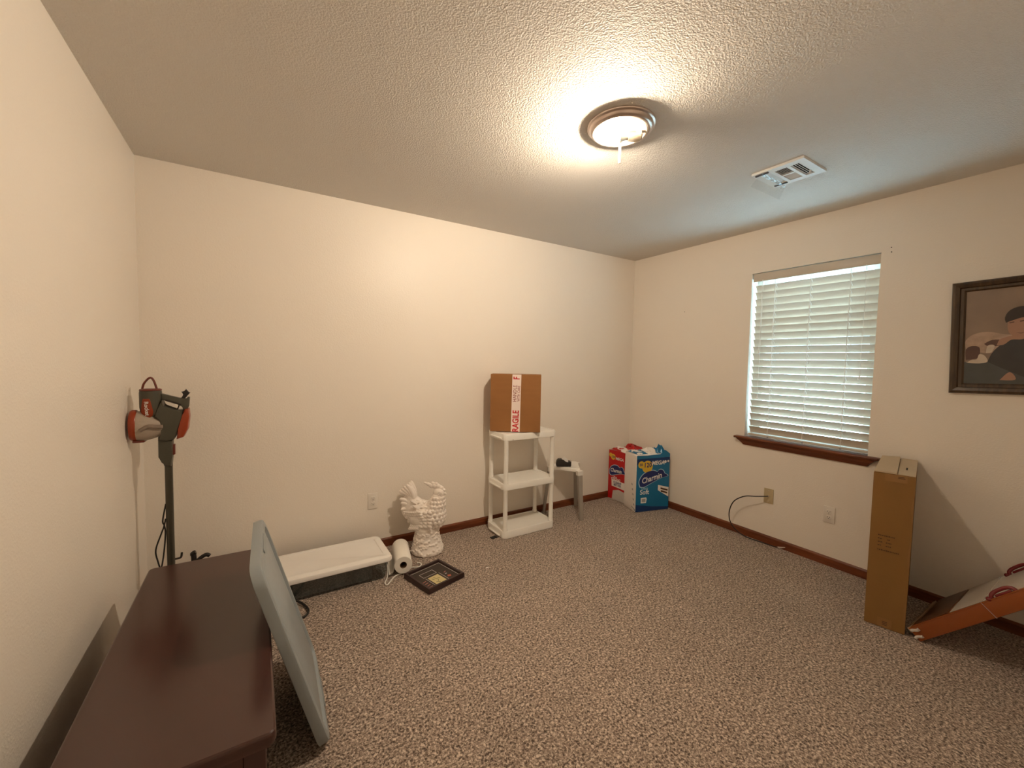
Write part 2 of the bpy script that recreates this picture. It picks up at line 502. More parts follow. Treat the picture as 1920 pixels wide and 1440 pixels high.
# window: vinyl frame with two sashes and panes
win = thing('window_1', 'white vinyl window behind the blind', 'window', (XR, (WY0 + WY1) / 2, WZ0), kind='structure')
hw, wh = (WY1 - WY0) / 2, WZ1 - WZ0
bm = bm_new()
for a in ((-hw, -hw + 0.035, 0, wh), (hw - 0.035, hw, 0, wh), (-hw + 0.035, hw - 0.035, 0, 0.04), (-hw + 0.035, hw - 0.035, wh - 0.04, wh)):
    box(bm, 0.095, 0.15, a[0], a[1], a[2], a[3])
finish('window_frame', bm, 'vinyl', win)
for k, (z0, z1, x0) in enumerate(((0.04, wh / 2 + 0.02, 0.10), (wh / 2 - 0.02, wh - 0.04, 0.122))):
    bm = bm_new()
    y0, y1 = -hw + 0.035, hw - 0.035
    for a in ((y0, y0 + 0.03, z0, z1), (y1 - 0.03, y1, z0, z1), (y0 + 0.03, y1 - 0.03, z0, z0 + 0.035), (y0 + 0.03, y1 - 0.03, z1 - 0.035, z1)):
        box(bm, x0, x0 + 0.02, *a)
    s = finish('sash', bm, 'vinyl', win)
    bm = bm_new(); box(bm, x0 + 0.008, x0 + 0.012, y0 + 0.03, y1 - 0.03, z0 + 0.035, z1 - 0.035)
    finish('pane', bm, 'pane', s)

# wooden stool and moulded apron
trim = thing('trim_1', 'reddish brown wooden window sill with bevelled apron', 'window sill', (XR, 1.3775, 0.738), kind='structure')
bm = bm_new()
box(bm, -0.056, 0.0, -0.462, 0.458, 0.053, 0.070, bev=0.006, seg=3)
box(bm, -0.004, 0.09, WY0 - 1.3775, WY1 - 1.3775, 0.053, 0.066)
finish('sill_board', bm, 'trimwood', trim, 35)
bm = bm_new()
rings = []
for (z, ylo, yhi, d) in ((0.0, -0.398, 0.404, 0.010), (0.012, -0.405, 0.411, 0.016), (0.030, -0.422, 0.426, 0.030), (0.045, -0.440, 0.441, 0.042), (0.053, -0.445, 0.446, 0.045)):
    rings.append([Vector((0, ylo, z)), Vector((-d, ylo + 0.004, z)), Vector((-d, yhi - 0.004, z)), Vector((0, yhi, z))])
loft(bm, rings)
finish('apron', bm, 'trimwood', trim, 50)

# ------------------------------------------------------------------ blind
blind = thing('window_blind', 'white slatted blind nearly closed in the window', 'blind', (XR + 0.040, (WY0 + WY1) / 2, WZ0))
BL = (WY1 - WY0) - 0.022
yc = -0.006
bm = bm_new()
box(bm, -0.032, 0.028, yc - BL / 2 - 0.004, yc + BL / 2 + 0.004, wh - 0.052, wh - 0.012, bev=0.002)
finish('headrail', bm, 'blind', blind, 40)
bm = bm_new()
box(bm, -0.038, -0.033, yc - BL / 2 - 0.006, yc + BL / 2 + 0.006, wh - 0.068, wh - 0.006, bev=0.0015)
finish('valance', bm, 'blind', blind, 40)
NS, SP = 22, 0.0533
SW = 0.0570
bm = bm_new()
rings = []
for yy in (-BL / 2, BL / 2):
    top, bot = [], []
    for i in range(7):
        u = -1 + 2 * i / 6
        crown = 0.0035 * (1 - u * u)
        top.append(Vector((u * SW / 2, yy, crown + 0.0014)))
        bot.append(Vector((u * SW / 2, yy, crown - 0.0014)))
    rings.append(top + list(reversed(bot)))
loft(bm, rings)
slat0 = finish('slat', bm, 'blind', blind, 40)
tilt = math.radians(61)
rs = random.Random(3)
ztop = 1.995 - WZ0
for i in range(NS):
    o = slat0 if i == 0 else slat0.copy()
    if i:
        C.objects.link(o)
    o.parent = blind
    o.location = (0, yc, ztop - i * SP - 0.01)
    o.rotation_euler = (0, tilt + rs.uniform(-0.02, 0.02), rs.uniform(-0.001, 0.001))
bm = bm_new()
box(bm, -0.026, 0.026, yc - BL / 2, yc + BL / 2, 0.016, 0.030, bev=0.003)
finish('bottom_rail', bm, 'blind', blind, 40)
ymid = (WY0 + WY1) / 2
for yy in (1.605, 1.368, 1.137):
    y = yy - ymid
    bm = bm_new()
    for xo in (-0.034, 0.034):
        tube(bm, [(xo, y, wh - 0.05), (xo, y, 0.03)], 0.0021, 5)  # ladder cords thickened in white to stand in for daylight through the slat holes
    for i in range(NS):
        z = ztop - i * SP - 0.01
        tube(bm, [(-0.034, y, z + 0.026), (0.034, y, z - 0.028)], 0.001, 4)
    lc = finish('ladder_cord', bm, 'cord', blind)
    bm = bm_new(); box(bm, -0.030, -0.024, y - 0.006, y + 0.006, 0.0145, 0.024, bev=0.001)
    finish('rail_plug', bm, 'greyprint', lc)
for (yy, zt) in ((1.697, 1.475), (1.690, 1.118), (1.054, 1.302)):
    y = yy - ymid; z = zt - WZ0
    bm = bm_new(); tube(bm, [(-0.041, y, wh - 0.06), (-0.041, y - 0.002, (wh + z) / 2), (-0.042, y, z + 0.02)], 0.0012, 6)
    pc = finish('pull_cord', bm, 'cord', blind)
    bm = bm_new(); lathe(bm, [(0.0025, 0.024), (0.004, 0.018), (0.0085, 0.004), (0.009, 0.0), (0.006, -0.004)], 12, (-0.042, y, z))
    finish('tassel', bm, 'vinyl', pc, 40)

# ------------------------------------------------------------------ ceiling light
LC = Vector((1.400, 1.350, H))
lamp = thing('ceiling_light', 'round flush ceiling light with bare lit bulb and missing glass', 'ceiling light', LC)
bm = bm_new()
prof = [(0.148, 0.0), (0.149, -0.006), (0.146, -0.010), (0.140, -0.011), (0.138, -0.014), (0.136, -0.021), (0.130, -0.026), (0.126, -0.027),
        (0.1235, -0.031), (0.120, -0.031), (0.117, -0.027), (0.115, -0.010), (0.112, -0.004)]
lathe(bm, prof, 56)
finish('pan_rim', bm, 'brass', lamp, 50)
bm = bm_new(); lathe(bm, [(0.118, -0.0285), (0.1185, -0.0315), (0.111, -0.0325), (0.108, -0.029)], 56)
finish('rim_lip', bm, 'panwhite', lamp, 50)
bm = bm_new(); lathe(bm, [(0.114, 0.0), (0.114, -0.005), (0.03, -0.006), (0.0, -0.006)], 48)
finish('pan', bm, 'pan_dull', lamp, 50)
bm = bm_new(); tube(bm, [(0, 0, -0.004), (-0.002, 0.001, -0.165)], 0.0058, 12)
finish('centre_rod', bm, 'panwhite', lamp, 50)
_rx = Vector((0.847, -0.531, 0))     # sockets lie across the pan
_ry = Vector((0.531, 0.847, 0))
def lp(a, b, c):
    return _rx * a + _ry * b + Vector((0, 0, c))
bm = bm_new()
tube(bm, [lp(0.085, -0.01, -0.006), lp(0.088, -0.01, -0.03), lp(0.088, -0.01, -0.052), lp(0.086, -0.01, -0.064)], 0.006, 6, flat=((0.531, 0.847, 0), 1.6))
finish('socket_bracket', bm, 'brass', lamp, 50)
bm = bm_new()
tube(bm, [lp(0.086, -0.01, -0.055), lp(0.075, -0.01, -0.055), lp(0.045, -0.01, -0.055), lp(0.030, -0.01, -0.055)], 0.018, 16, radii=[0.014, 0.019, 0.019, 0.017])
finish('socket', bm, 'panwhite', lamp, 50)
bm = bm_new()
bz = -0.055
br = [(0.032, 0.012), (0.022, 0.013), (0.010, 0.017), (0.0, 0.0215), (-0.008, 0.0245)]
tube(bm, [lp(a, -0.01, bz) for a, r in br], 0.02, 18, radii=[r for a, r in br])
bb = finish('bulb_collar', bm, 'vinyl', lamp, 60)
bm = bm_new()
br = [(-0.0078, 0.0243), (-0.016, 0.0262), (-0.026, 0.0268), (-0.036, 0.0250), (-0.046, 0.0205), (-0.053, 0.013), (-0.056, 0.005)]
tube(bm, [lp(a, -0.01, bz) for a, r in br], 0.02, 18, radii=[r for a, r in br])
finish('bulb', bm, 'bulb', lamp, 60)
for a, b in ((-0.088, 0.02), (0.02, 0.09)):
    bm = bm_new(); ball(bm, lp(a, b, -0.008), (0.006, 0.006, 0.003), 10)
    finish('mounting_screw', bm, 'brass', lamp, 60)

# ------------------------------------------------------------------ ceiling vent with clear deflector
vx0, vx1, vy0, vy1 = 2.352, 2.612, 1.020, 1.277
vent = thing('ceiling_vent', 'white square ceiling air register with dark louvre slots', 'air vent', ((vx0 + vx1) / 2, (vy0 + vy1) / 2, H))
vw, vd = (vx1 - vx0) / 2, (vy1 - vy0) / 2
vcx, vcy = (vx0 + vx1) / 2, (vy0 + vy1) / 2
ox0, ox1 = 2.395 - vcx, 2.576 - vcx
oy = [(1.058 - vcy, 1.102 - vcy), (1.118 - vcy, 1.178 - vcy), (1.196 - vcy, 1.241 - vcy)]
bm = bm_new()
zb, zt = -0.012, -0.006
box(bm, -vw, ox0, -vd, vd, zb, 0); box(bm, ox1, vw, -vd, vd, zb, 0)
box(bm, ox0, ox1, -vd, oy[0][0], zb, 0); box(bm, ox0, ox1, oy[0][1], oy[1][0], zb, 0)
box(bm, ox0, ox1, oy[1][1], oy[2][0], zb, 0); box(bm, ox0, ox1, oy[2][1], vd, zb, 0)
xm = (ox0 + ox1) / 2
box(bm, xm - 0.006, xm + 0.006, oy[1][0], oy[1][1], zb, 0)
finish('face_plate', bm, 'ventw', vent)
bm = bm_new(); box(bm, ox0 - 0.002, ox1 + 0.002, oy[0][0] - 0.002, oy[2][1] + 0.002, -0.0022, -0.0008)
finish('duct_back', bm, 'dark', vent)
def louvre(a0, a1, b, along, sgn):
    m = bm_new()
    if along == 'x':
        R = Matrix.Translation((0, b, -0.0075)) @ Matrix.Rotation(sgn * 0.55, 4, 'X')
        box(m, a0, a1, -0.0042, 0.0042, -0.0006, 0.0006, R)
    else:
        R = Matrix.Translation((b, 0, -0.0075)) @ Matrix.Rotation(sgn * 0.55, 4, 'Y')
        box(m, -0.0042, 0.0042, a0, a1, -0.0006, 0.0006, R)
    finish('louvre', m, 'ventw', vent)
for i in range(4):
    louvre(ox0, ox1, oy[0][0] + 0.0055 + i * 0.011, 'x', 1)
    louvre(ox0, ox1, oy[2][0] + 0.0055 + i * 0.011, 'x', -1)
for i in range(6):
    louvre(oy[1][0], oy[1][1], ox0 + 0.007 + i * 0.0135, 'y', -1)
    louvre(oy[1][0], oy[1][1], xm + 0.012 + i * 0.0135, 'y', 1)
bm = bm_new()
tube(bm, [(0.045, oy[0][0] + 0.002, -0.012), (0.05, oy[0][0] + 0.006, -0.020), (0.054, oy[0][0] + 0.012, -0.026)], 0.004, 6, radii=[0.006, 0.005, 0.003])
finish('damper_lever', bm, 'ventw', vent, 60)
defl = thing('vent_deflector', 'clear plastic air deflector stuck to the ceiling vent', 'air deflector', (vcx, 1.262, H - 0.0125))
bm = bm_new()
rings = []
for t in range(7):
    a = t / 6
    yy = 0.0 + 0.062 * a ** 1.2
    zz = -0.002 - 0.05 * (1 - math.cos(a * PI / 2))
    w0, w1 = -0.13 - 0.0 * a, 0.13 + 0.06 * a
    rings.append([Vector((w0, yy - 0.045, zz)), Vector((w1, yy - 0.045, zz)), Vector((w1, yy - 0.045, zz - 0.0015)), Vector((w0, yy - 0.045, zz - 0.0015))])
loft(bm, rings)
finish('deflector_shell', bm, 'clear', defl, 60)
for xx in (-0.112, 0.098):
    bm = bm_new(); box(bm, xx - 0.006, xx + 0.006, -0.066, 0.002, -0.0055, 0.0, bev=0.0015)
    finish('magnet_strip', bm, 'magnet', defl)

# ------------------------------------------------------------------ wall plates
def outlet(loc, rotz, label, group=None):
    t = thing('power_outlet', label, 'outlet', loc, rotz, group)
    bm = bm_new(); prism(bm, rrect(0.069, 0.114, 0.004, 3), -0.006, 0.0, 'xz', bev=0.002)
    finish('cover_plate', bm, 'outlet', t, 40)
    for s in (-1, 1):
        bm = bm_new()
        pts = [(x, z + s * 0.0195) for x, z in rrect(0.033, 0.029, 0.010, 5)]
        prism(bm, pts, -0.0085, -0.005, 'xz', bev=0.0008)
        rc = finish('receptacle', bm, 'outlet', t, 40)
        bm = bm_new()
        box(bm, -0.0078, -0.0054, -0.0090, -0.0082, s * 0.0195 - 0.001, s * 0.0195 + 0.008)
        box(bm, 0.0054, 0.0078, -0.0090, -0.0082, s * 0.0195 - 0.001, s * 0.0195 + 0.007)
        prism(bm, [(x, z + s * 0.0195 - 0.007) for x, z in rrect(0.0052, 0.0052, 0.0024, 3)], -0.0090, -0.0082, 'xz')
        finish('slot', bm, 'dark', rc)
    bm = bm_new(); ball(bm, (0, -0.0065, 0), (0.003, 0.0012, 0.003), 10)
    finish('screw', bm, 'liner', t, 60)
    return t
outlet((0.700, YB, 0.355), 0, 'white double outlet on the wall left of the rooster')
outlet((XR, 1.172, 0.356), -PI / 2, 'white double outlet below the window sill')
cp = thing('cable_plate', 'tan cable wall plate with a black cable plugged in', 'wall plate', (XR, 1.566, 0.372), -PI / 2)
bm = bm_new(); prism(bm, rrect(0.069, 0.114, 0.003, 3), -0.006, 0.0, 'xz', bev=0.002)
finish('cover_plate', bm, 'ivory', cp, 40)
bm = bm_new(); tube(bm, [(0, -0.005, 0.0), (0, -0.016, 0.0)], 0.0055, 6)
finish('connector', bm, 'liner', cp)
for s in (-1, 1):
    bm = bm_new(); ball(bm, (0, -0.0062, s * 0.042), (0.0036, 0.0014, 0.0036), 10)
    finish('screw', bm, 'liner', cp, 60)
cx = thing('coax_cable', 'thin black cable looping from the tan plate to the carpet', 'cable', (XR - 0.02, 1.56, 0.0))
P = [(XR - 0.014, 1.566, 0.372), (XR - 0.040, 1.575, 0.372), (XR - 0.075, 1.628, 0.362), (XR - 0.095, 1.700, 0.345), (XR - 0.105, 1.775, 0.285), (XR - 0.10, 1.812, 0.190),
     (XR - 0.085, 1.808, 0.100), (XR - 0.06, 1.765, 0.035), (XR - 0.045, 1.690, 0.0065), (XR - 0.036, 1.60, 0.0045), (XR - 0.030, 1.510, 0.0045), (XR - 0.026, 1.470, 0.008)]
bm = bm_new(); tube(bm, [Vector(q) - Vector((XR - 0.02, 1.56, 0)) for q in smooth_path(P, 6)], 0.0042, 8)
finish('cable_jacket', bm, 'black', cx, 60)
bm = bm_new(); tube(bm, [Vector(q) - Vector((XR - 0.02, 1.56, 0)) for q in ((XR - 0.026, 1.472, 0.008), (XR - 0.024, 1.455, 0.012), (XR - 0.020, 1.425, 0.024))], 0.004, 8, radii=[0.0055, 0.0055, 0.002])
finish('plug', bm, 'liner', cx, 60)

for (y, z) in ((2.370, 1.861), (0.938, 2.127), (0.936, 2.098)):
    bm = bm_new(); ball(bm, (XR - 0.001, y, z), (0.003, 0.0032, 0.0032), 8)
    lab = {2.370: 'tiny dark nail in the wall left of the window', 0.938: 'upper tiny dark nail above the window corner', 0.936: 'lower tiny dark nail above the window corner'}[y]
    tag(finish('wall_nail', bm, 'dark', None, 60), lab, 'nail', 'nails left in the window wall')

# ------------------------------------------------------------------ dark chest
chest = thing('wooden_chest', 'long glossy dark brown wooden chest against the left wall', 'chest', (-0.1885, 1.705, 0))
bm = bm_new()
out = []
for (w, l, z) in ((0.415, 1.150, 0.408), (0.432, 1.166, 0.414), (0.438, 1.172, 0.424), (0.438, 1.172, 0.440), (0.434, 1.168, 0.447), (0.426, 1.160, 0.450)):
    out.append([Vector((x, y, z)) for x, y in rrect(w, l, 0.018 if w > 0.43 else 0.014, 5)])
loft(bm, out)
finish('chest_top', bm, 'darkwood', chest, 30)
bm = bm_new(); box(bm, -0.188, 0.188, -0.552, 0.552, 0.05, 0.410)
body = finish('chest_body', bm, 'darkwood', chest)
for sx in (-1, 1):
    for sy in (-1, 1):
        bm = bm_new()
        cx_, cy_ = sx * 0.172, sy * 0.537
        box(bm, cx_ - 0.024, cx_ + 0.024, cy_ - 0.024, cy_ + 0.024, 0, 0.408, bev=0.004)
        finish('corner_post', bm, 'darkwood', chest, 40)
for sy in (-1, 1):
    bm = bm_new(); box(bm, -0.148, 0.148, sy * 0.552 - 0.006, sy * 0.552 + 0.006, 0.345, 0.405, bev=0.003); finish('end_rail', bm, 'darkwood', chest, 40)
    bm = bm_new(); box(bm, -0.148, 0.148, sy * 0.552 - 0.006, sy * 0.552 + 0.006, 0.05, 0.11, bev=0.003); finish('end_rail', bm, 'darkwood', chest, 40)
for k in range(3):
    y0 = -0.513 + k * 0.342
    bm = bm_new(); box(bm, 0.184, 0.198, y0 + 0.012, y0 + 0.330, 0.085, 0.385, bev=0.004)
    dr = finish('side_panel', bm, 'darkwood', chest, 40)

# ------------------------------------------------------------------ grey tote lid leaning on the chest
LD = Vector((0.213, 1.735, 0.0))
lid = thing('tote_lid', 'grey plastic tote lid leaning on the dark chest', 'tote lid', LD)
lu = Vector((0.02, 1.0, 0.0)).normalized()            # along the chest
lv0 = Vector((-0.205, 0.0, 0.70)).normalized()        # up the slope
ln = lu.cross(lv0).normalized()
if ln.x < 0:
    ln = -ln
lv = lv0
LW, LH, LT = 0.53, 0.725, 0.036
def lidp(a, b, c):
    return lu * a + lv * (b + LH / 2) + ln * c
def ring(w, h, r, c, n=6):
    return [lidp(x, y, c) for x, y in rrect(w, h, r, n)]
zlift = 0.012
bm = bm_new()
R_ = [ring(LW - 0.012, LH - 0.012, 0.060, -LT), ring(LW, LH, 0.066, -LT + 0.002), ring(LW, LH, 0.066, -0.010), ring(LW - 0.006, LH - 0.006, 0.063, -0.002), ring(LW - 0.018, LH - 0.018, 0.058, 0.0),
      ring(LW - 0.060, LH - 0.060, 0.045, 0.0), ring(LW - 0.070, LH - 0.070, 0.042, -0.010), ring(LW - 0.11, LH - 0.11, 0.04, -0.010), ring(LW - 0.12, LH - 0.12, 0.04, -0.006)]
loft(bm, R_)
for v in bm.verts:
    v.co.z += zlift
lo = finish('lid_panel', bm, 'greylid', lid, 40)
for s in (-1, 1):
    bm = bm_new()
    pts = rrect(0.16, 0.018, 0.008, 4)
    loft(bm, [[lidp(x, y + s * (LH / 2 - 0.020), c) + Vector((0, 0, zlift)) for x, y in pts] for c in (-0.004, 0.0035)])
    finish('handle_latch', bm, 'greylid', lid, 40)

# ------------------------------------------------------------------ black strap loop on the carpet
st = thing('black_strap', 'black strap loop on the carpet beside the grey lid', 'strap', (0.17, 2.43, 0))
P = [(0.09, 2.485, 0.006), (0.125, 2.505, 0.012), (0.165, 2.505, 0.02), (0.205, 2.455, 0.012), (0.222, 2.395, 0.010), (0.210, 2.352, 0.008), (0.175, 2.338, 0.008), (0.12, 2.345, 0.007)]
bm = bm_new(); tube(bm, [Vector(q) - Vector((0.17, 2.43, 0)) for q in smooth_path(P, 6)], 0.006, 8, flat=((0, 0, 1), 1.0))
finish('strap_band', bm, 'black', st, 60)
P = [(0.13, 2.50, 0.010), (0.150, 2.46, 0.012), (0.148, 2.43, 0.008)]
bm = bm_new(); tube(bm, [Vector(q) - Vector((0.17, 2.43, 0)) for q in smooth_path(P, 5)], 0.004, 8)
finish('strap_end', bm, 'black', st, 60)

# ------------------------------------------------------------------ stick vacuum
VO = Vector((-0.386, 2.669, 0.0))
vac = thing('stick_vacuum', 'orange and grey upright stick vacuum in the corner', 'vacuum cleaner', VO)
bm = bm_new()
cxm, rc = -0.060, 0.044
rings = []
for z, k, e in ((1.066, 0.42, 0), (1.074, 0.72, 0), (1.09, 0.92, 0), (1.12, 1.0, 0), (1.19, 1.0, 0), (1.200, 0.97, 0)):
    rings.append([Vector((cxm + rc * k * math.cos(t * PI / 12), 0.044 * k * math.sin(t * PI / 12), z)) for t in range(24)])
loft(bm, rings)
can = finish('motor_housing', bm, 'vacgrey', vac, 40)
bm = bm_new(); lathe(bm, [(0.040, 1.198), (0.044, 1.203), (0.042, 1.208), (0.036, 1.210)], 24, (cxm, 0, 0))
finish('top_ring', bm, 'vacred', vac, 50)
bm = bm_new(); tube(bm, smooth_path([(-0.092, 0, 1.205), (-0.084, 0, 1.236), (-0.062, 0, 1.264), (-0.048, 0, 1.252), (-0.036, 0, 1.208)], 6), 0.0048, 8, flat=((0, 1, 0), 1.8))
finish('carry_loop', bm, 'vacred', vac, 60)
# orange badge wrapped on the front of the housing
bm = bm_new()
rows = []
for z, w in ((1.070, 0.30), (1.078, 0.52), (1.10, 0.58), (1.13, 0.46), (1.155, 0.36), (1.163, 0.28)):
    k = 1.04 if z > 1.09 else (0.80 if z < 1.075 else 0.9)
    rows.append((z, w, k))
rings = []
for z, w, k in rows:
    a0 = -PI / 2 - 0.25
    fr = [Vector((cxm + rc * k * math.cos(a0 + w * (-1 + 2 * j / 8)), 0.044 * k * math.sin(a0 + w * (-1 + 2 * j / 8)), z)) for j in range(9)]
    bk = [Vector((cxm + rc * (k - 0.12) * math.cos(a0 + w * (-1 + 2 * j / 8)), 0.044 * (k - 0.12) * math.sin(a0 + w * (-1 + 2 * j / 8)), z)) for j in range(9)]
    rings.append(fr + list(reversed(bk)))
loft(bm, rings)
bd = finish('badge', bm, 'vacorange', vac, 50)
text('lettering', 'Rocket', 'label_white', vac, 0.024, (cxm - 0.009, -0.0475, 1.116), (0.06, -0.01, -1), (1, -0.25, 0.06), off=0.0004)
# dust cup and orange end cap
bm = bm_new()
axis = Matrix.Rotation(PI / 2, 4, 'Y')
prof = [(0.055, -0.120), (0.073, -0.116), (0.074, -0.085), (0.062, -0.055), (0.050, -0.028), (0.044, -0.010), (0.036, 0.004)]
rings = []
for r, x in prof:
    rings.append([Vector((x, r * 0.80 * math.cos(2 * PI * j / 28), 1.028 - (x + 0.12) * 0.10 + r * math.sin(2 * PI * j / 28))) for j in range(28)])
loft(bm, rings)
cup = finish('dust_cup', bm, 'dustcup', vac, 50)
bm = bm_new()
rings = []
for r, x in ((0.060, -0.1405), (0.072, -0.138), (0.0765, -0.130), (0.0765, -0.116), (0.073, -0.112)):
    rings.append([Vector((x, r * 0.80 * math.cos(2 * PI * j / 28), 1.030 + r * math.sin(2 * PI * j / 28))) for j in range(28)])
loft(bm, rings)
finish('end_cap', bm, 'vacorange', vac, 50)
bm = bm_new(); box(bm, -0.130, -0.084, -0.025, 0.025, 0.946, 0.957, bev=0.003); finish('cup_latch', bm, 'vacred', vac, 40)
bm = bm_new(); tube(bm, smooth_path([(-0.095, -0.055, 1.01), (-0.065, -0.056, 1.028), (-0.035, -0.050, 1.024), (-0.012, -0.042, 1.022)], 5), 0.010, 10)
finish('cyclone_duct', bm, 'dust', vac, 60)
# body, handle, filter cover
bm = bm_new()
prism(bm, [(-0.030, 1.112), (-0.014, 1.155), (-0.010, 1.118), (0.030, 1.098), (0.068, 1.102), (0.062, 1.06), (0.040, 0.975), (0.027, 0.950), (0.0, 0.944), (-0.034, 0.952), (-0.020, 0.985), (-0.012, 1.009), (-0.014, 1.057), (-0.046, 1.066)], -0.036, 0.036, bev=0.009, seg=3)
finish('main_body', bm, 'vacgrey', vac, 40)
bm = bm_new()
prism(bm, [(0.089, 1.106), (0.092, 1.065), (0.085, 1.002), (0.067, 0.962), (0.039, 0.952), (0.046, 1.000), (0.066, 1.078), (0.074, 1.104)], -0.038, 0.038, bev=0.010, seg=3)
finish('filter_cover', bm, 'vacorange', vac, 40)
bm = bm_new()
prism(bm, [(-0.018, 1.186), (0.050, 1.162), (0.080, 1.150), (0.086, 1.166), (0.094, 1.164), (0.090, 1.118), (0.081, 1.098), (0.064, 1.094), (0.066, 1.120), (0.031, 1.136), (-0.005, 1.150), (-0.018, 1.155)], -0.014, 0.014, bev=0.005, seg=3)
finish('handle', bm, 'vacgrey', vac, 40)
bm = bm_new()
prism(bm, [(-0.006, 1.156), (0.030, 1.144), (0.062, 1.130), (0.058, 1.122), (0.030, 1.134), (-0.004, 1.148)], -0.016, 0.016, bev=0.003)
finish('trigger_grip', bm, 'vacdark', vac, 40)
bm = bm_new(); tube(bm, [(0.050, 0, 1.128), (0.046, 0, 1.112), (0.040, 0, 1.100)], 0.003, 8); finish('trigger', bm, 'vacdark', vac, 60)
bm = bm_new()
prism(bm, [(0.055, 1.157), (0.067, 1.170), (0.070, 1.178), (0.060, 1.192), (0.074, 1.194), (0.079, 1.206), (0.084, 1.193), (0.096, 1.186), (0.085, 1.176), (0.080, 1.164), (0.072, 1.156)], -0.008, 0.008, bev=0.002)
finish('cord_hook', bm, 'black', vac, 40)
bm = bm_new()
prism(bm, [(-0.034, 0.967), (0.0, 0.95), (0.022, 0.946), (0.020, 0.866), (0.014, 0.815), (-0.013, 0.818), (-0.016, 0.840), (-0.035, 0.865)], -0.026, 0.026, bev=0.006)
finish('neck', bm, 'vacgrey', vac, 40)
bm = bm_new(); prism(bm, [(0.016, 0.925), (0.030, 0.923), (0.029, 0.872), (0.019, 0.868)], -0.010, 0.010, bev=0.002); finish('release_button', bm, 'vacred', vac, 40)
bm = bm_new(); tube(bm, [(0.001, 0, 0.83), (-0.001, 0, 0.08)], 0.0165, 16); finish('wand', bm, 'polegrey', vac, 60)
bm = bm_new(); box(bm, -0.11, 0.055, -0.10, 0.035, 0.0, 0.055, bev=0.014, seg=3); finish('floor_head', bm, 'vacdark', vac, 40)
bm = bm_new(); tube(bm, [(-0.001, 0, 0.12), (-0.001, -0.005, 0.05)], 0.021, 12); finish('swivel_joint', bm, 'vacgrey', vac, 60)
bm = bm_new(); tube(bm, smooth_path([(0.008, 0, 0.322), (0.028, 0, 0.322), (0.040, 0, 0.326), (0.044, 0, 0.350)], 5), 0.005, 8, radii=None); 
finish('accessory_clip', bm, 'vacdark', vac, 60)
bm = bm_new(); tube(bm, smooth_path([(-0.014, -0.005, 0.620), (-0.028, -0.006, 0.536), (-0.022, -0.006, 0.507), (-0.019, -0.006, 0.465), (-0.027, -0.006, 0.369), (-0.040, -0.006, 0.290), (-0.052, -0.006, 0.330), (-0.058, -0.008, 0.39), (-0.035, -0.012, 0.468), (-0.024, -0.012, 0.502), (-0.015, -0.012, 0.545)], 6), 0.0034, 8)
finish('power_cord', bm, 'black', vac, 60)

# black attachment standing behind the chest
at_ = thing('vacuum_attachment', 'small black hooked attachment standing just behind the dark chest', 'attachment', (-0.240, 2.62, 0))
bm = bm_new(); box(bm, -0.07, 0.06, -0.03, 0.03, 0.0, 0.03, bev=0.008); finish('brush_foot', bm, 'black', at_, 40)
bm = bm_new()
tube(bm, smooth_path([(-0.042, 0, 0.02), (-0.048, 0, 0.2), (-0.048, 0, 0.330), (-0.052, 0, 0.350), (-0.040, 0, 0.357)], 5), 0.012, 10)
finish('stem', bm, 'black', at_, 60)
bm = bm_new()
tube(bm, smooth_path([(-0.046, 0, 0.290), (-0.030, 0, 0.312), (-0.010, 0, 0.328), (0.006, 0, 0.333), (0.018, 0, 0.324)], 5), 0.010, 10, radii=None)
finish('hook', bm, 'black', at_, 60)

# ------------------------------------------------------------------ storage bin
bn = thing('storage_bin', 'low underbed storage bin with white lid and smoky sides', 'storage bin', (0.285, 2.675, 0))
bm = bm_new()
loft(bm, [[Vector((x, y, z)) for x, y in rrect(w, d, r, 5)] for w, d, r, z in ((0.78, 0.285, 0.035, 0.0), (0.79, 0.295, 0.035, 0.006), (0.815, 0.325, 0.035, 0.118), (0.810, 0.320, 0.033, 0.118), (0.785, 0.290, 0.033, 0.008))])
finish('bin_body', bm, 'bin_body', bn, 40)
bm = bm_new()
loft(bm, [[Vector((x, y, z)) for x, y in rrect(w, d, r, 6)] for w, d, r, z in ((0.850, 0.360, 0.040, 0.117), (0.856, 0.366, 0.042, 0.120), (0.856, 0.366, 0.042, 0.134), (0.846, 0.356, 0.040, 0.143), (0.82, 0.330, 0.035, 0.148), (0.76, 0.285, 0.03, 0.149), (0.752, 0.278, 0.03, 0.146))])
finish('bin_lid', bm, 'bin_lid', bn, 35)
for s in (-1, 1):
    bm = bm_new(); box(bm, s * 0.385 - 0.006, s * 0.385 + 0.006, -0.12, 0.12, 0.1465, 0.1505, bev=0.0015)
    finish('lid_ridge', bm, 'bin_lid', bn, 40)

bm = bm_new()
rings = []
for i in range(13):
    x = -0.365 + 0.675 * i / 12
    w = 0.004 * math.sin(i * 2.3); k = 0.96 if i in (0, 12) else 1.0
    rings.append([Vector((x, -0.138 * k + w, 0.012)), Vector((x, -0.144 * k - w, 0.055)), Vector((x, -0.138 * k, 0.092 + w)), Vector((x, 0.0, 0.100 + 1.5 * w)), Vector((x, 0.138 * k, 0.092 - w)), Vector((x, 0.138 * k, 0.012))])
loft(bm, rings)
o = finish('folded_fabric', bm, 'fabric_dk', None, 60); o.location = (0.285, 2.675, 0)
tag(o, 'dark folded fabric seen through the side of the storage bin', 'fabric')

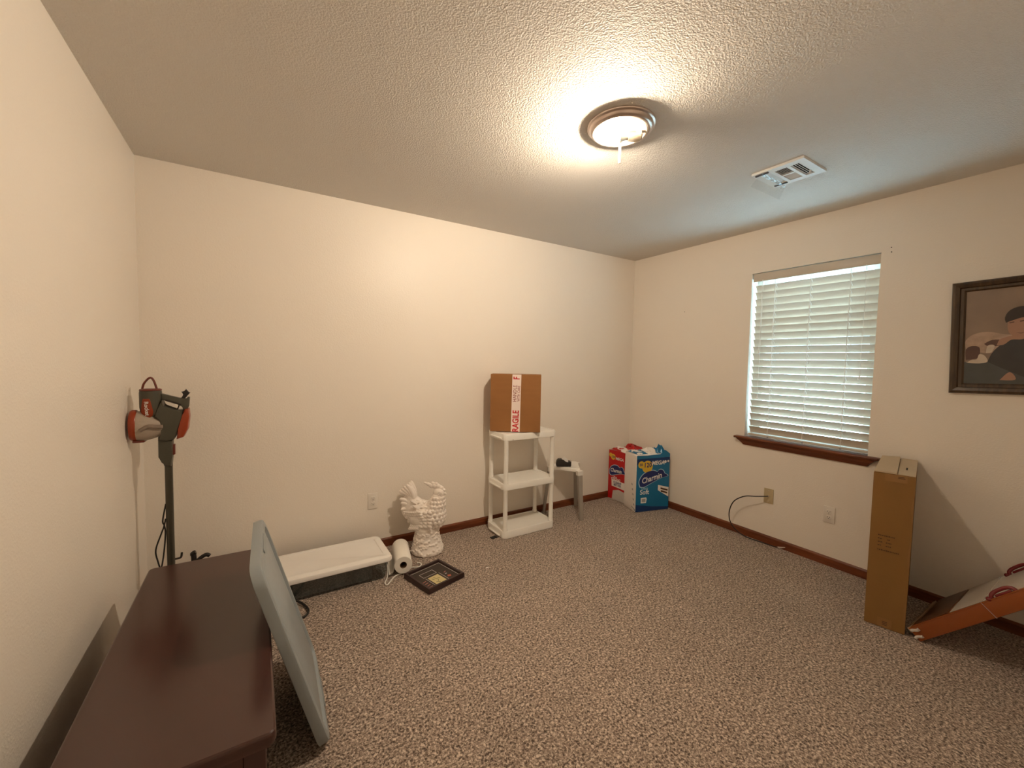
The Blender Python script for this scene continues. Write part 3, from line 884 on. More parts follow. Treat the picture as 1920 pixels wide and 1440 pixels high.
# ------------------------------------------------------------------ hanger, paper towel roll
hg = thing('plastic_hanger', 'white plastic clothes hanger under the paper towel roll', 'hanger', (0.75, 2.55, 0))
ho = Vector((0.75, 2.55, 0))
bm = bm_new()
P = [(0.836, 2.560, 0.006), (0.790, 2.528, 0.006), (0.728, 2.508, 0.006), (0.690, 2.468, 0.006), (0.668, 2.440, 0.006), (0.657, 2.434, 0.006), (0.650, 2.446, 0.006),
     (0.655, 2.47, 0.006), (0.676, 2.508, 0.006), (0.712, 2.62, 0.006), (0.738, 2.79, 0.006), (0.746, 2.82, 0.006), (0.756, 2.816, 0.006), (0.770, 2.78, 0.006), (0.805, 2.66, 0.006), (0.830, 2.58, 0.006)]
tube(bm, [Vector(q) - ho for q in smooth_path(P, 4)], 0.0042, 8)
finish('hanger_frame', bm, 'white_pl', hg, 60)
bm = bm_new()
P = [(0.832, 2.565, 0.006), (0.858, 2.562, 0.006), (0.885, 2.548, 0.006), (0.906, 2.550, 0.006), (0.922, 2.572, 0.007), (0.914, 2.596, 0.008), (0.902, 2.598, 0.008)]
tube(bm, [Vector(q) - ho for q in smooth_path(P, 5)], 0.0036, 8)
finish('hanger_hook', bm, 'white_pl', hg, 60)

ra, rb = Vector((0.778, 2.500, 0.068)), Vector((0.838, 2.770, 0.068))
rl = thing('paper_towel_roll', 'white paper towel roll lying beside the storage bin', 'paper towel', (0.807, 2.635, 0.0))
ro = Vector((0.807, 2.635, 0.0))
ax = (rb - ra).normalized(); sd = Vector((ax.y, -ax.x, 0)); upv = Vector((0, 0, 1))
def rollring(c, r, n=32):
    return [c - ro + (sd * math.cos(2 * PI * j / n) + upv * math.sin(2 * PI * j / n)) * r for j in range(n)]
bm = bm_new()
loft(bm, [rollring(ra + ax * 0.002, 0.021), rollring(ra, 0.022), rollring(ra, 0.054), rollring(ra + ax * 0.003, 0.056), rollring(rb - ax * 0.003, 0.056), rollring(rb, 0.054), rollring(rb, 0.022), rollring(rb - ax * 0.002, 0.021)], closed=True)
finish('towel_body', bm, 'paper', rl, 40)
bm = bm_new()
loft(bm, [rollring(ra + ax * 0.001, 0.0205), rollring(ra + ax * 0.001, 0.0222), rollring(rb - ax * 0.001, 0.0222), rollring(rb - ax * 0.001, 0.0205)], closed=True)
finish('cardboard_core', bm, 'tube', rl, 40)
bm = bm_new()
prf = [(-0.0560, 0.080), (-0.0570, 0.055), (-0.060, 0.034), (-0.066, 0.020), (-0.074, 0.0135), (-0.081, 0.0125), (-0.087, 0.015)]
rings = []
for s in range(7):
    c = ra + (rb - ra) * (s / 6)
    fr = [c + sd * -(-a) if False else c + sd * a + upv * (b - 0.068 + 0.0015 * math.sin(s * 1.7 + a * 60)) for a, b in prf]
    bk = [q + upv * 0.0012 + sd * 0.0008 for q in fr]
    rings.append([q - ro for q in fr + list(reversed(bk))])
loft(bm, rings)
finish('loose_sheet', bm, 'paper', rl, 60)

# ------------------------------------------------------------------ shadow-box frame on the floor
FB = thing('shadow_box_frame', 'small dark framed display lying flat on the carpet', 'picture frame', (0.936, 2.372, 0.0), math.radians(15.8))
fw, fd, fh = 0.272, 0.262, 0.034
bm = bm_new()
def fring(wx, dy, z):
    return [Vector((sx * wx / 2, sy * dy / 2, z)) for sx, sy in ((-1, -1), (1, -1), (1, 1), (-1, 1))]
loft(bm, [fring(fw - 0.006, fd - 0.006, 0.0), fring(fw, fd, 0.003), fring(fw, fd, fh - 0.003), fring(fw - 0.004, fd - 0.004, fh), fring(fw - 0.030, fd - 0.030, fh), fring(fw - 0.036, fd - 0.036, fh - 0.004), fring(fw - 0.036, fd - 0.036, 0.020), fring(fw - 0.036, fd - 0.036, 0.004)], closed=True)
finish('frame_moulding', bm, 'frame_dk', FB, 25)
bm = bm_new(); box(bm, -(fw - 0.036) / 2, (fw - 0.036) / 2, -(fd - 0.036) / 2, (fd - 0.036) / 2, 0.003, 0.022)
backing = finish('mat_board', bm, 'mat_dk', FB)
def fxy(s, t):       # s along the far-left edge, t towards the viewer
    return ((s - 0.5) * fw, (0.5 - t) * fd)
def strip(name, pts, w, material, z=0.0222):
    b = bm_new()
    for (s0, t0), (s1, t1) in zip(pts[:-1], pts[1:]):
        a, c = Vector((*fxy(s0, t0), 0)), Vector((*fxy(s1, t1), 0))
        d = (c - a).normalized(); n = Vector((-d.y, d.x, 0)) * w / 2
        prism(b, [(a + n)[:2], (c + n)[:2], (c - n)[:2], (a - n)[:2]], z, z + 0.0008, 'xy')
    return finish(name, b, material, FB)
strip('mat_liner', [(0.088, 0.92), (0.088, 0.115), (0.91, 0.115), (0.91, 0.905)], 0.0026, 'liner')
strip('window_border', [(0.235, 0.275), (0.595, 0.275), (0.595, 0.455), (0.235, 0.455), (0.235, 0.275)], 0.0024, 'liner')
bm = bm_new(); (a, b_), (c, d) = fxy(0.27, 0.31), fxy(0.56, 0.42); box(bm, a, c, d, b_, 0.0222, 0.0232); finish('name_plaque', bm, 'mat_dk', FB)
strip('card_border', [(0.628, 0.50), (0.628, 0.91)], 0.0026, 'liner')
strip('card_border', [(0.250, 0.51), (0.250, 0.91)], 0.0026, 'liner')
bm = bm_new(); (a, b_), (c, d) = fxy(0.288, 0.535), fxy(0.570, 0.908); box(bm, a, c, d, b_, 0.0222, 0.0236); cd_ = finish('cream_card', bm, 'yellow_card', FB)
for pts in ([(0.34, 0.62), (0.36, 0.70)], [(0.40, 0.60), (0.44, 0.74), (0.40, 0.80)], [(0.47, 0.66), (0.50, 0.72)], [(0.34, 0.80), (0.42, 0.86)]):
    strip('card_sketch', pts, 0.004, 'olive', 0.0237)
for k in range(4):
    t0 = 0.60 + k * 0.088
    strip('print_bar', [(0.195, t0), (0.10, t0 + 0.02)], 0.006, 'rose')
strip('emblem', [(0.69, 0.76), (0.76, 0.80)], 0.020, 'brightred')
strip('emblem', [(0.72, 0.58), (0.79, 0.55)], 0.007, 'rose')
strip('emblem', [(0.70, 0.66), (0.75, 0.64)], 0.009, 'greyprint')

# ------------------------------------------------------------------ ceramic rooster
RO = Vector((1.030, 2.755, 0))
rst = thing('rooster_statue', 'white glazed ceramic rooster statue standing on the carpet', 'statue', RO, math.radians(-38))
bm = bm_new()
def cone(c0, r0, c1, r1, n=6, el=1.0):
    for i in range(n + 1):
        t = i / n
        c = Vector(c0).lerp(Vector(c1), t); r = r0 + (r1 - r0) * t
        ball(bm, c, (r, r * el, r), 14)
lathe(bm, [(0.0, 0.0), (0.112, 0.0), (0.117, 0.008), (0.116, 0.02), (0.107, 0.04), (0.096, 0.07), (0.088, 0.105), (0.085, 0.14), (0.088, 0.175), (0.08, 0.20), (0.0, 0.21)], 40, (0.0, 0, 0))
ball(bm, (0.048, 0, 0.262), (0.080, 0.082, 0.098), 20)
ball(bm, (-0.02, 0, 0.262), (0.100, 0.076, 0.088), 20)
ball(bm, (-0.085, 0, 0.295), (0.075, 0.050, 0.080), 18, Matrix.Rotation(0.5, 4, 'Y'))
cone((0.055, 0, 0.300), 0.074, (0.078, 0, 0.395), 0.044)
ball(bm, (0.085, 0, 0.428), (0.043, 0.036, 0.040), 18)
ball(bm, (-0.105, 0, 0.305), (0.088, 0.040, 0.095), 18, Matrix.Rotation(0.35, 4, 'Y'))
ball(bm, (-0.118, 0, 0.385), (0.046, 0.030, 0.088), 16, Matrix.Rotation(-0.15, 4, 'Y'))
ball(bm, (-0.128, 0, 0.335), (0.052, 0.034, 0.075), 16)
for side in (-1, 1):
    ball(bm, (-0.025, side * 0.062, 0.262), (0.092, 0.030, 0.062), 18, Matrix.Rotation(-0.2, 4, 'Y'))
rr = random.Random(11)
for k in range(240):                                      # leaves modelled round the base
    a = rr.uniform(0, 2 * PI); z = rr.uniform(0.010, 0.165)
    r = 0.1185 - 0.0335 * min(1, max(0, z - 0.012) / 0.11) - (0.003 if 0.04 < z < 0.09 else 0)
    ball(bm, (r * math.cos(a), r * math.sin(a), z), (0.0062, rr.uniform(0.008, 0.013), rr.uniform(0.005, 0.009)), 8, Matrix.Rotation(a, 4, 'Z') @ Matrix.Rotation(rr.uniform(-1.2, 1.2), 4, 'X'))
for row in range(8):                                      # overlapping breast and neck feathers
    z = 0.200 + row * 0.0275
    n_ = 11 if row < 5 else 9
    for k in range(n_):
        a = -2.1 + 4.2 * (k + 0.5 * (row % 2) + rr.uniform(-0.15, 0.15)) / n_
        if z < 0.335:
            e = math.sqrt(max(0.05, 1 - ((z - 0.262) / 0.098) ** 2))
            q = Vector((0.048 + 0.080 * e * math.cos(a), 0.082 * e * math.sin(a), z))
        else:
            f = (z - 0.335) / 0.06
            q = Vector((0.064 + f * 0.012 + (0.062 - f * 0.018) * math.cos(a), (0.062 - f * 0.018) * math.sin(a), z))
        ball(bm, q, (0.0105, 0.0135, 0.020), 10, Matrix.Rotation(a, 4, 'Z') @ Matrix.Rotation(0.42, 4, 'Y') @ Matrix.Rotation(rr.uniform(-0.4, 0.4), 4, 'X'))
for k in range(26):                                       # saddle hackles sweeping down the back
    a = rr.uniform(-1.2, 1.2); t = rr.uniform(0, 1)
    q = Vector((-0.01 - 0.09 * t, 0.078 * math.sin(a), 0.262 + 0.096 * math.cos(a) + 0.02 * t))
    ball(bm, q, (0.028, 0.0075, 0.0075), 8, Matrix.Rotation(rr.uniform(-0.2, 0.5), 4, 'Y') @ Matrix.Rotation(a, 4, 'X'))
for side in (-1, 1):                                      # wing coverts and long wing feathers
    for j in range(3):
        for k in range(5):
            q = Vector((0.045 - j * 0.030 + rr.uniform(-.004, .004), side * (0.093 - 0.004 * j), 0.312 - k * 0.024 - 0.004 * j))
            ball(bm, q, (0.020, 0.009, 0.012), 8, Matrix.Rotation(0.35, 4, 'Y'))
    for k in range(8):
        for t in range(7):
            u = t / 6
            q = Vector((-0.030 - 0.110 * u + 0.010 * k, side * (0.096 - 0.026 * u - 0.002 * k), 0.315 - 0.0185 * k - 0.034 * u + 0.020 * u * u))
            ball(bm, q, (0.018, 0.0095 * (1 - 0.3 * u), 0.0095 * (1 - 0.30 * u)), 8, Matrix.Rotation(0.25, 4, 'Y'))
    for k in range(5):
        for t in range(5):
            u = t / 4
            q = Vector((-0.045 - 0.060 * u + 0.006 * k, side * (0.078 - 0.014 * u), 0.190 + 0.011 * k - 0.012 * u))
            ball(bm, q, (0.016, 0.010, 0.0085 * (1 - 0.3 * u)), 8, Matrix.Rotation(0.15, 4, 'Y'))
me = bpy.data.meshes.new('tmp_body'); bm.to_mesh(me); bm.free()
tmp = bpy.data.objects.new('tmp_body', me); C.objects.link(tmp)
md = tmp.modifiers.new('r', 'REMESH'); md.mode = 'VOXEL'; md.voxel_size = 0.0028; md.use_smooth_shade = True
sm = tmp.modifiers.new('s', 'SMOOTH'); sm.factor = 0.5; sm.iterations = 2
dg = bpy.context.evaluated_depsgraph_get()
me2 = bpy.data.meshes.new_from_object(tmp.evaluated_get(dg))
bpy.data.objects.remove(tmp)
for p in me2.polygons:
    p.use_smooth = True
me2.materials.clear(); me2.materials.append(M['ceramic'])
rb_ = bpy.data.objects.new('statue_body', me2); C.objects.link(rb_); rb_.parent = rst
rr = random.Random(5)
def plume(pts, lat, r):
    b = bm_new()
    P = smooth_path([(x, lat * (0.6 + 0.5 * i), z) for i, (x, z) in enumerate(pts)], 4)
    n = len(P)
    rad = [r * (0.62 + 0.55 * math.sin(PI * (0.10 + 0.72 * i / (n - 1)))) * (1.0 if i < n - 2 else (0.8 if i == n - 2 else 0.45)) for i in range(n)]
    tube(b, P, r, 8, radii=rad, flat=((0, 1, 0), 0.75))
    return finish('tail_feather', b, 'ceramic', rst, 60)
for lat in (-0.017, 0.004, 0.022):
    for k in range(4):                                    # upper plumes sweep up and curl back
        x0, z0 = -0.095 - 0.013 * k, 0.345 + 0.004 * k
        j = rr.uniform(-0.006, 0.006)
        plume([(x0, z0), (x0 - 0.004, z0 + 0.055), (x0 - 0.022 - 0.003 * k, z0 + 0.105 - 0.012 * k), (x0 - 0.050 - 0.006 * k + j, z0 + 0.142 - 0.022 * k + j)], lat, 0.0150)
    for k in range(8):                                    # lower fan of short broad plumes
        a = math.radians(150 + 14 * k + rr.uniform(-4, 4))
        ln_ = 0.105 - 0.004 * k + rr.uniform(-0.008, 0.008)
        ox_, oz_ = -0.095 + 0.006 * k, 0.330 - 0.012 * k
        c_, s_ = math.cos(a), math.sin(a)
        plume([(ox_, oz_), (ox_ + c_ * ln_ * 0.4, oz_ + s_ * ln_ * 0.4 + 0.004), (ox_ + c_ * ln_ * 0.75, oz_ + s_ * ln_ * 0.75 + 0.004), (ox_ + c_ * ln_, oz_ + s_ * ln_ - 0.004)], lat, 0.0130)
b = bm_new()
for c, r in (((0.118, 0, 0.452), (0.018, 0.012, 0.013)), ((0.100, 0, 0.464), (0.022, 0.015, 0.018)), ((0.078, 0, 0.474), (0.024, 0.017, 0.020)), ((0.054, 0, 0.478), (0.025, 0.017, 0.020)), ((0.030, 0, 0.478), (0.022, 0.015, 0.018)), ((0.008, 0, 0.487), (0.020, 0.012, 0.013)), ((-0.012, 0, 0.494), (0.016, 0.008, 0.008)),
             ((0.066, 0, 0.492), (0.016, 0.012, 0.013)), ((0.042, 0, 0.496), (0.016, 0.012, 0.012))):
    ball(b, c, r, 12, Matrix.Rotation(0.25, 4, 'Y'))
finish('comb', b, 'ceramic', rst, 60)
b = bm_new(); tube(b, [(0.112, 0, 0.432), (0.128, 0, 0.428), (0.142, 0, 0.417)], 0.012, 10, radii=[0.016, 0.012, 0.003]); finish('beak', b, 'ceramic', rst, 60)
for side in (-1, 1):
    b = bm_new(); ball(b, (0.110, side * 0.020, 0.380), (0.014, 0.010, 0.026), 12); finish('wattle', b, 'ceramic', rst, 60)
    b = bm_new(); ball(b, (0.092, side * 0.030, 0.400), (0.012, 0.008, 0.020), 12); finish('ear_lobe', b, 'ceramic', rst, 60)
    b = bm_new()
    tube(b, [Vector((0.100 + 0.013 * math.cos(t * PI / 8), side * 0.0345, 0.434 + 0.011 * math.sin(t * PI / 8))) for t in range(16)], 0.003, 6, closed=True)
    ey = finish('eye_ring', b, 'ceramic', rst, 60)
    b = bm_new(); ball(b, (0.100, side * 0.033, 0.434), (0.007, 0.005, 0.007), 10); finish('eyeball', b, 'ceramic', ey, 60)

# ------------------------------------------------------------------ white shelf unit
SX0, SX1, SY0, SY1 = 1.597, 2.094, 2.622, 2.905
su = thing('plastic_shelf', 'white three-tier plastic shelf unit against the back wall', 'shelf', ((SX0 + SX1) / 2, (SY0 + SY1) / 2, 0))
sw, sdp = SX1 - SX0, SY1 - SY0
for zt_ in (0.060, 0.432, 0.818):
    z0 = zt_ - (0.060 if zt_ < 0.1 else 0.052)
    bm = bm_new()
    loft(bm, [[Vector((x, y, z)) for x, y in rrect(w, d, r, 5)] for w, d, r, z in ((sw - 0.012, sdp - 0.012, 0.03, z0), (sw - 0.004, sdp - 0.004, 0.034, z0 + 0.004), (sw, sdp, 0.036, zt_ - 0.006), (sw - 0.006, sdp - 0.006, 0.034, zt_), (sw - 0.026, sdp - 0.026, 0.026, zt_), (sw - 0.032, sdp - 0.032, 0.024, zt_ - 0.005))])
    sh = finish('shelf_deck', bm, 'white_pl', su, 35)
    for s in (-1, 1):
        bm = bm_new()
        x = s * (sw / 2)
        tube(bm, [(x, -0.085, z0 + 0.016), (x + s * 0.007, -0.075, z0 + 0.018), (x + s * 0.007, 0.075, z0 + 0.018), (x, 0.085, z0 + 0.016)], 0.007, 8)
        finish('side_grip', bm, 'white_pl', sh, 50)
pz = ((0.058, 0.382), (0.430, 0.768))
for z0, z1 in pz:
    for sx in (-1, 1):
        for sy in (-1, 1):
            bm = bm_new()
            x, y = sx * (sw / 2 - 0.026), sy * (sdp / 2 - 0.026)
            lathe(bm, [(0.0205, z0), (0.0205, z0 + 0.012), (0.0175, z0 + 0.02), (0.0175, z1 - 0.02), (0.0195, z1 - 0.008), (0.0195, z1)], 18, (x, y, 0))
            finish('post', bm, 'white_pl', su, 40)
bm = bm_new(); ball(bm, (-sw / 2 + 0.07, -sdp / 2, 0.775), (0.003, 0.0015, 0.003), 8); finish('rivet', bm, 'dark', su, 60)

# cardboard box with fragile tape
a0, a1 = Vector((1.573, 2.822, 0)), Vector((1.897, 2.588, 0))
ex = (a1 - a0).normalized(); eyb = Vector((-ex.y, ex.x, 0)); bw = (a1 - a0).length
bx = thing('cardboard_box', 'brown cardboard box with fragile tape on the white shelf', 'cardboard box', ((a0 + a1) / 2 + Vector((0, 0, 0.8185))))
BHt, BD = 0.456, 0.165
bm = bm_new()
bo = (a0 + a1) / 2
mt = Matrix(((ex.x, eyb.x, 0, 0), (ex.y, eyb.y, 0, 0), (0, 0, 1, 0), (0, 0, 0, 1)))
box(bm, -bw / 2, bw / 2, 0, BD, 0.0, BHt, mt, bev=0.0025, seg=2)
finish('box_body', bm, 'card', bx, 40)
for s in (-1, 1):
    bm = bm_new()
    box(bm, -bw / 2 + 0.001 if s < 0 else 0.006, -0.006 if s < 0 else bw / 2 - 0.001, -0.0022, 0.0006, 0.002, BHt - 0.002, mt, bev=0.0006, seg=1)
    finish('front_flap', bm, 'card', bx)
fo = lambda u, w, l: (ex * u + Vector((0, 0, w)) - eyb * l)       # on the front face: across, up, lift
tl, tw = 0.024, 0.071
def tape_pts():
    return [(-bw / 2 + bw * 0.418, 0.001), (-bw / 2 + bw * 0.594, 0.001), (-bw / 2 + bw * 0.608, BHt), (-bw / 2 + bw * 0.432, BHt)]
tp = flat('fragile_tape', tape_pts(), 'tapewhite', bx, fo(0, 0, 0.0024), ex, (0, 0, 1))
ctr = lambda w: -bw / 2 + bw * (0.506 + 0.014 * w / BHt)
tup = Vector((0, 0, 1)) + ex * 0.012
text('lettering', 'RAGILE', 'red_ink', bx, 0.068, fo(ctr(0.0) + 0.002, 0.000, 0.0034), tup, -ex, align='LEFT', off=0.0016, sx=0.78)
text('lettering', 'HANDLE', 'dkred_ink', bx, 0.040, fo(ctr(0.3) - 0.012, 0.240, 0.0034), tup, -ex, align='LEFT', off=0.0002, sx=0.84)
text('lettering', 'WITH CARE', 'dkred_ink', bx, 0.029, fo(ctr(0.3) + 0.019, 0.243, 0.0034), tup, -ex, align='LEFT', off=0.0002, sx=0.80)
text('lettering', 'F', 'red_ink', bx, 0.068, fo(ctr(0.42) + 0.001, 0.416, 0.0034), tup, -ex, align='LEFT', off=0.0016, sx=0.72)

# ------------------------------------------------------------------ stool with tape dispenser
stv = [Vector((2.385, 2.655)), Vector((2.560, 2.900)), Vector((2.235, 2.900))]
stf = [Vector((2.390, 2.625)), Vector((2.592, 2.930)), Vector((2.205, 2.930))]
sc_ = (stv[0] + stv[1] + stv[2]) / 3
stool = thing('step_stool', 'small white stool with grey legs beside the shelf', 'stool', (sc_.x, sc_.y, 0))
def tri(shrink, rad, n=6):
    pts = []
    T = [sc_ + (v - sc_) * shrink for v in stv]
    for i in range(3):
        p, q, r_ = T[i], T[(i - 1) % 3], T[(i + 1) % 3]
        d1, d2 = (q - p).normalized(), (r_ - p).normalized()
        bis = (d1 + d2).normalized()
        half = math.acos(max(-1, min(1, d1.dot(d2)))) / 2
        c = p + bis * rad / math.sin(half)
        s1, s2 = p + d1 * rad / math.tan(half), p + d2 * rad / math.tan(half)
        v1, v2 = (s1 - c), (s2 - c)
        ang1, ang2 = math.atan2(v1.y, v1.x), math.atan2(v2.y, v2.x)
        dlt = (ang2 - ang1 + PI) % (2 * PI) - PI
        for k in range(n + 1):
            a = ang1 + dlt * k / n
            pts.append(c + Vector((math.cos(a), math.sin(a))) * rad)
    return pts
bm = bm_new()
loft(bm, [[Vector((p.x - sc_.x, p.y - sc_.y, z)) for p in tri(s, r)] for s, r, z in ((1.04, 0.032, 0.415), (1.08, 0.036, 0.420), (1.08, 0.036, 0.438), (1.05, 0.034, 0.447), (1.0, 0.032, 0.450), (0.94, 0.03, 0.4485))])
finish('seat', bm, 'white_pl', stool, 35)
for v, f in zip(stv, stf):
    bm = bm_new()
    v = sc_ + (v - sc_) * 0.98
    d = (v - sc_).normalized(); t_ = Vector((-d.y, d.x))
    def lr(c, a, b, z):
        return [Vector((c.x - sc_.x + d.x * i * a + t_.x * j * b, c.y - sc_.y + d.y * i * a + t_.y * j * b, z)) for i, j in ((1, 1), (-1, 1), (-1, -1), (1, -1))]
    loft(bm, [lr(f, 0.009, 0.015, 0.0), lr(f, 0.010, 0.016, 0.003), lr(v, 0.013, 0.022, 0.400)])
    lg = finish('leg', bm, 'stoolleg', stool, 40)
    bm = bm_new()
    loft(bm, [lr(v, 0.0155, 0.025, 0.392), lr(v, 0.0165, 0.027, 0.40), lr(v, 0.017, 0.028, 0.432)])
    finish('leg_socket', bm, 'white_pl', lg, 40)

td = thing('tape_dispenser', 'black desktop tape dispenser on the white stool', 'tape dispenser', (2.318, 2.800, 0.450), math.radians(-28))
bm = bm_new()
prism(bm, [(-0.062, 0.0), (0.062, 0.0), (0.066, 0.010), (0.066, 0.046), (0.052, 0.040), (0.030, 0.036), (0.010, 0.044), (0.000, 0.060), (-0.022, 0.068), (-0.046, 0.066), (-0.060, 0.050), (-0.066, 0.020)], -0.028, 0.028, bev=0.005)
finish('dispenser_body', bm, 'black', td, 40)
bm = bm_new(); lathe(bm, [(0.012, -0.010), (0.032, -0.010), (0.032, 0.010), (0.012, 0.010)], 24, (0, 0, 0), Matrix.Translation((0.006, -0.012, 0.046)) @ Matrix.Rotation(PI / 2, 4, 'X'))
finish('tape_roll', bm, 'label_white', td, 40)
bm = bm_new()
for k in range(6):
    y = -0.018 + k * 0.0072
    prism(bm, [(0.060, 0.046), (0.066, 0.046), (0.067, 0.053)], y, y + 0.005)
finish('cutter_blade', bm, 'liner', td)

# ------------------------------------------------------------------ wrapped paper packs in the corner
def pack(name, label, quad, height, front_mat, top_pts_seed, top_mat):
    base = sum((Vector((*q, 0)) for q in quad), Vector()) / 4
    t = thing(name, label, 'paper pack', base)
    q = [Vector((*v, 0)) - base for v in quad]
    n = 6
    def ring(z, k, wob):
        out = []
        for i in range(4):
            a, b = q[i], q[(i + 1) % 4]
            for j in range(n):
                s = j / n
                p = a.lerp(b, s)
                nrm = Vector(((b - a).y, -(b - a).x, 0)).normalized()
                p = p * k + nrm * wob * math.sin(PI * s)
                out.append(p + Vector((0, 0, z)))
        return out
    bm = bm_new()
    rings = [ring(0.0, 0.96, 0.0), ring(0.010, 0.995, 0.0)]
    for i in range(1, 8):
        z = height * i / 8
        rings.append(ring(z, 1.0 - 0.004 * (i % 2), 0.0))
    rings.append(ring(height * 0.975, 0.99, 0.0))
    rings.append(ring(height, 0.93, -0.01))
    loft(bm, rings)
    finish('wrapped_rolls', bm, 'bagwhite', t, 40)
    return t, q

def crumple(name, t, ctr, u, v, w, d, z0, amp, material, seed):
    """rumpled plastic film folded over the top"""
    r = random.Random(seed)
    nx, ny = 12, 8
    ph = [r.uniform(0, 6) for _ in range(8)]
    bm = bm_new()
    G = []
    for layer in (0, 1):
        g = []
        for j in range(ny + 1):
            row = []
            for i in range(nx + 1):
                s, q_ = -1 + 2 * i / nx, -1 + 2 * j / ny
                edge = max(abs(s), abs(q_))
                h = amp * (0.5 + 0.5 * math.sin(4.1 * s + ph[0] + 2.2 * q_) * math.cos(3.3 * q_ + ph[1] - s)) + 0.35 * amp * math.sin(9 * s + ph[2]) * math.sin(7 * q_ + ph[3]) + 0.2 * amp * math.sin(17 * s + 11 * q_ + ph[4])
                h *= (1 - edge ** 4)
                row.append(bm.verts.new(ctr + u * (s * w / 2) + v * (q_ * d / 2) + Vector((0, 0, z0 + h - 0.0015 * layer))))
            g.append(row)
        G.append(g)
    for j in range(ny):
        for i in range(nx):
            bm.faces.new((G[0][j][i], G[0][j][i + 1], G[0][j + 1][i + 1], G[0][j + 1][i]))
            bm.faces.new((G[1][j + 1][i], G[1][j + 1][i + 1], G[1][j][i + 1], G[1][j][i]))
    for i in range(nx):
        bm.faces.new((G[0][0][i], G[1][0][i], G[1][0][i + 1], G[0][0][i + 1]))
        bm.faces.new((G[0][ny][i + 1], G[1][ny][i + 1], G[1][ny][i], G[0][ny][i]))
    for j in range(ny):
        bm.faces.new((G[0][j + 1][0], G[1][j + 1][0], G[1][j][0], G[0][j][0]))
        bm.faces.new((G[0][j][nx], G[1][j][nx], G[1][j + 1][nx], G[0][j + 1][nx]))
    return finish(name, bm, material, t, 30)

def cloud(w, h):
    """brand cloud outline: big hump left, small hump right, slanted foot"""
    P = [(-0.50, -0.42), (-0.52, -0.10), (-0.42, 0.22), (-0.24, 0.42), (-0.02, 0.46), (0.10, 0.38), (0.17, 0.30), (0.23, 0.40), (0.32, 0.40), (0.40, 0.28), (0.44, 0.10), (0.53, -0.02), (0.53, -0.12), (0.34, -0.14), (0.14, -0.22), (-0.08, -0.34), (-0.28, -0.46), (-0.40, -0.50)]
    V3 = smooth_path([(a, b, 0) for a, b in P] + [(P[0][0], P[0][1], 0)], 3)[:-1]
    return [(v.x * w, v.y * h) for v in V3]
def disc(r, n=20, cx=0, cy=0):
    return [(cx + r * math.cos(2 * PI * i / n), cy + r * math.sin(2 * PI * i / n)) for i in range(n)]

# blue pack
Aq, Bq, Cq, Dq = (2.947, 2.513), (3.298, 2.425), (3.334, 2.640), (3.012, 2.712)
bp_, bq = pack('blue_paper_pack', 'blue wrapped pack of toilet paper in the corner', [Aq, Bq, Cq, Dq], 0.540, 'bagblue', 1, 'bagblue')
fx = (bq[1] - bq[0]).normalized(); fz = Vector((0, 0, 1)); fn = fx.cross(fz); pw = (bq[1] - bq[0]).length
org = bq[0] + fn * 0.0012
PB = lambda u, w, l=0.0: org + fx * (u * pw) + fz * (w * 0.54) + fn * l
flat('printed_panel', [(0.0, 0.006), (pw, 0.006), (pw, 0.535), (pw * 0.86, 0.572), (pw * 0.70, 0.536), (pw * 0.3, 0.530), (0, 0.534)], 'bagblue', bp_, org, fx, fz, 0.0012)
flat('deep_blue_band', [(0.001, 0.45), (pw - 0.001, 0.45), (pw - 0.001, 0.505), (0.001, 0.500)], 'bagdkblue', bp_, org, fx, fz, 0.0018)
flat('deep_blue_band', [(0.001, 0.006), (pw - 0.001, 0.006), (pw - 0.001, 0.030), (pw * 0.5, 0.045), (0.001, 0.075)], 'bagdkblue', bp_, org, fx, fz, 0.0018)
flat('yellow_badge', disc(0.057, 24, pw * 0.315, 0.425), 'yellow', bp_, org, fx, fz, 0.0024)
flat('yellow_badge', disc(0.034, 20, pw * 0.135, 0.447), 'yellow', bp_, org, fx, fz, 0.0022)
text('lettering', '30', 'navy', bp_, 0.034, PB(0.125, 0.826, 0.003), fx, fz, off=0.0006)
text('lettering', '120', 'navy', bp_, 0.060, PB(0.325, 0.812, 0.003), fx, fz, off=0.0010, sx=0.95)
text('lettering', 'MEGA', 'label_white', bp_, 0.052, PB(0.635, 0.842, 0.003), fx, fz, off=0.0014, shear=0.15)
flat('roll_icon', disc(0.014, 14, pw * 0.86, 0.462), 'label_white', bp_, org, fx, fz, 0.0026)
flat('roll_icon', disc(0.011, 14, pw * 0.95, 0.466), 'label_white', bp_, org, fx, fz, 0.0026)
lx, lz = fx + fz * 0.12, fz
flat('logo_edge', cloud(0.310, 0.158), 'paleblue', bp_, PB(0.50, 0.595, 0.0010), lx, lz, 0.0012)
flat('logo_cloud', cloud(0.294, 0.143), 'navy', bp_, PB(0.50, 0.595, 0.0022), lx, lz, 0.0008)
text('lettering', 'Charmin', 'label_white', bp_, 0.074, PB(0.455, 0.580, 0.0034), fx + fz * 0.22, fz, off=0.0010, shear=0.22, sx=0.86)
text('lettering', 'Ultra', 'paleblue', bp_, 0.034, PB(0.25, 0.412, 0.0030), fx, fz, off=0.0002, shear=0.12)
text('lettering', 'Soft', 'label_white', bp_, 0.062, PB(0.25, 0.345, 0.0030), fx, fz, off=0.0010)
flat('info_label', [(pw * 0.15, 0.085), (pw * 0.31, 0.085), (pw * 0.325, 0.12), (pw * 0.31, 0.137), (pw * 0.15, 0.135)], 'label_white', bp_, org, fx, fz, 0.0024)
flat('info_block', [(pw * 0.18, 0.095), (pw * 0.29, 0.095), (pw * 0.29, 0.125), (pw * 0.18, 0.125)], 'greyprint', bp_, org, fx, fz, 0.0030)
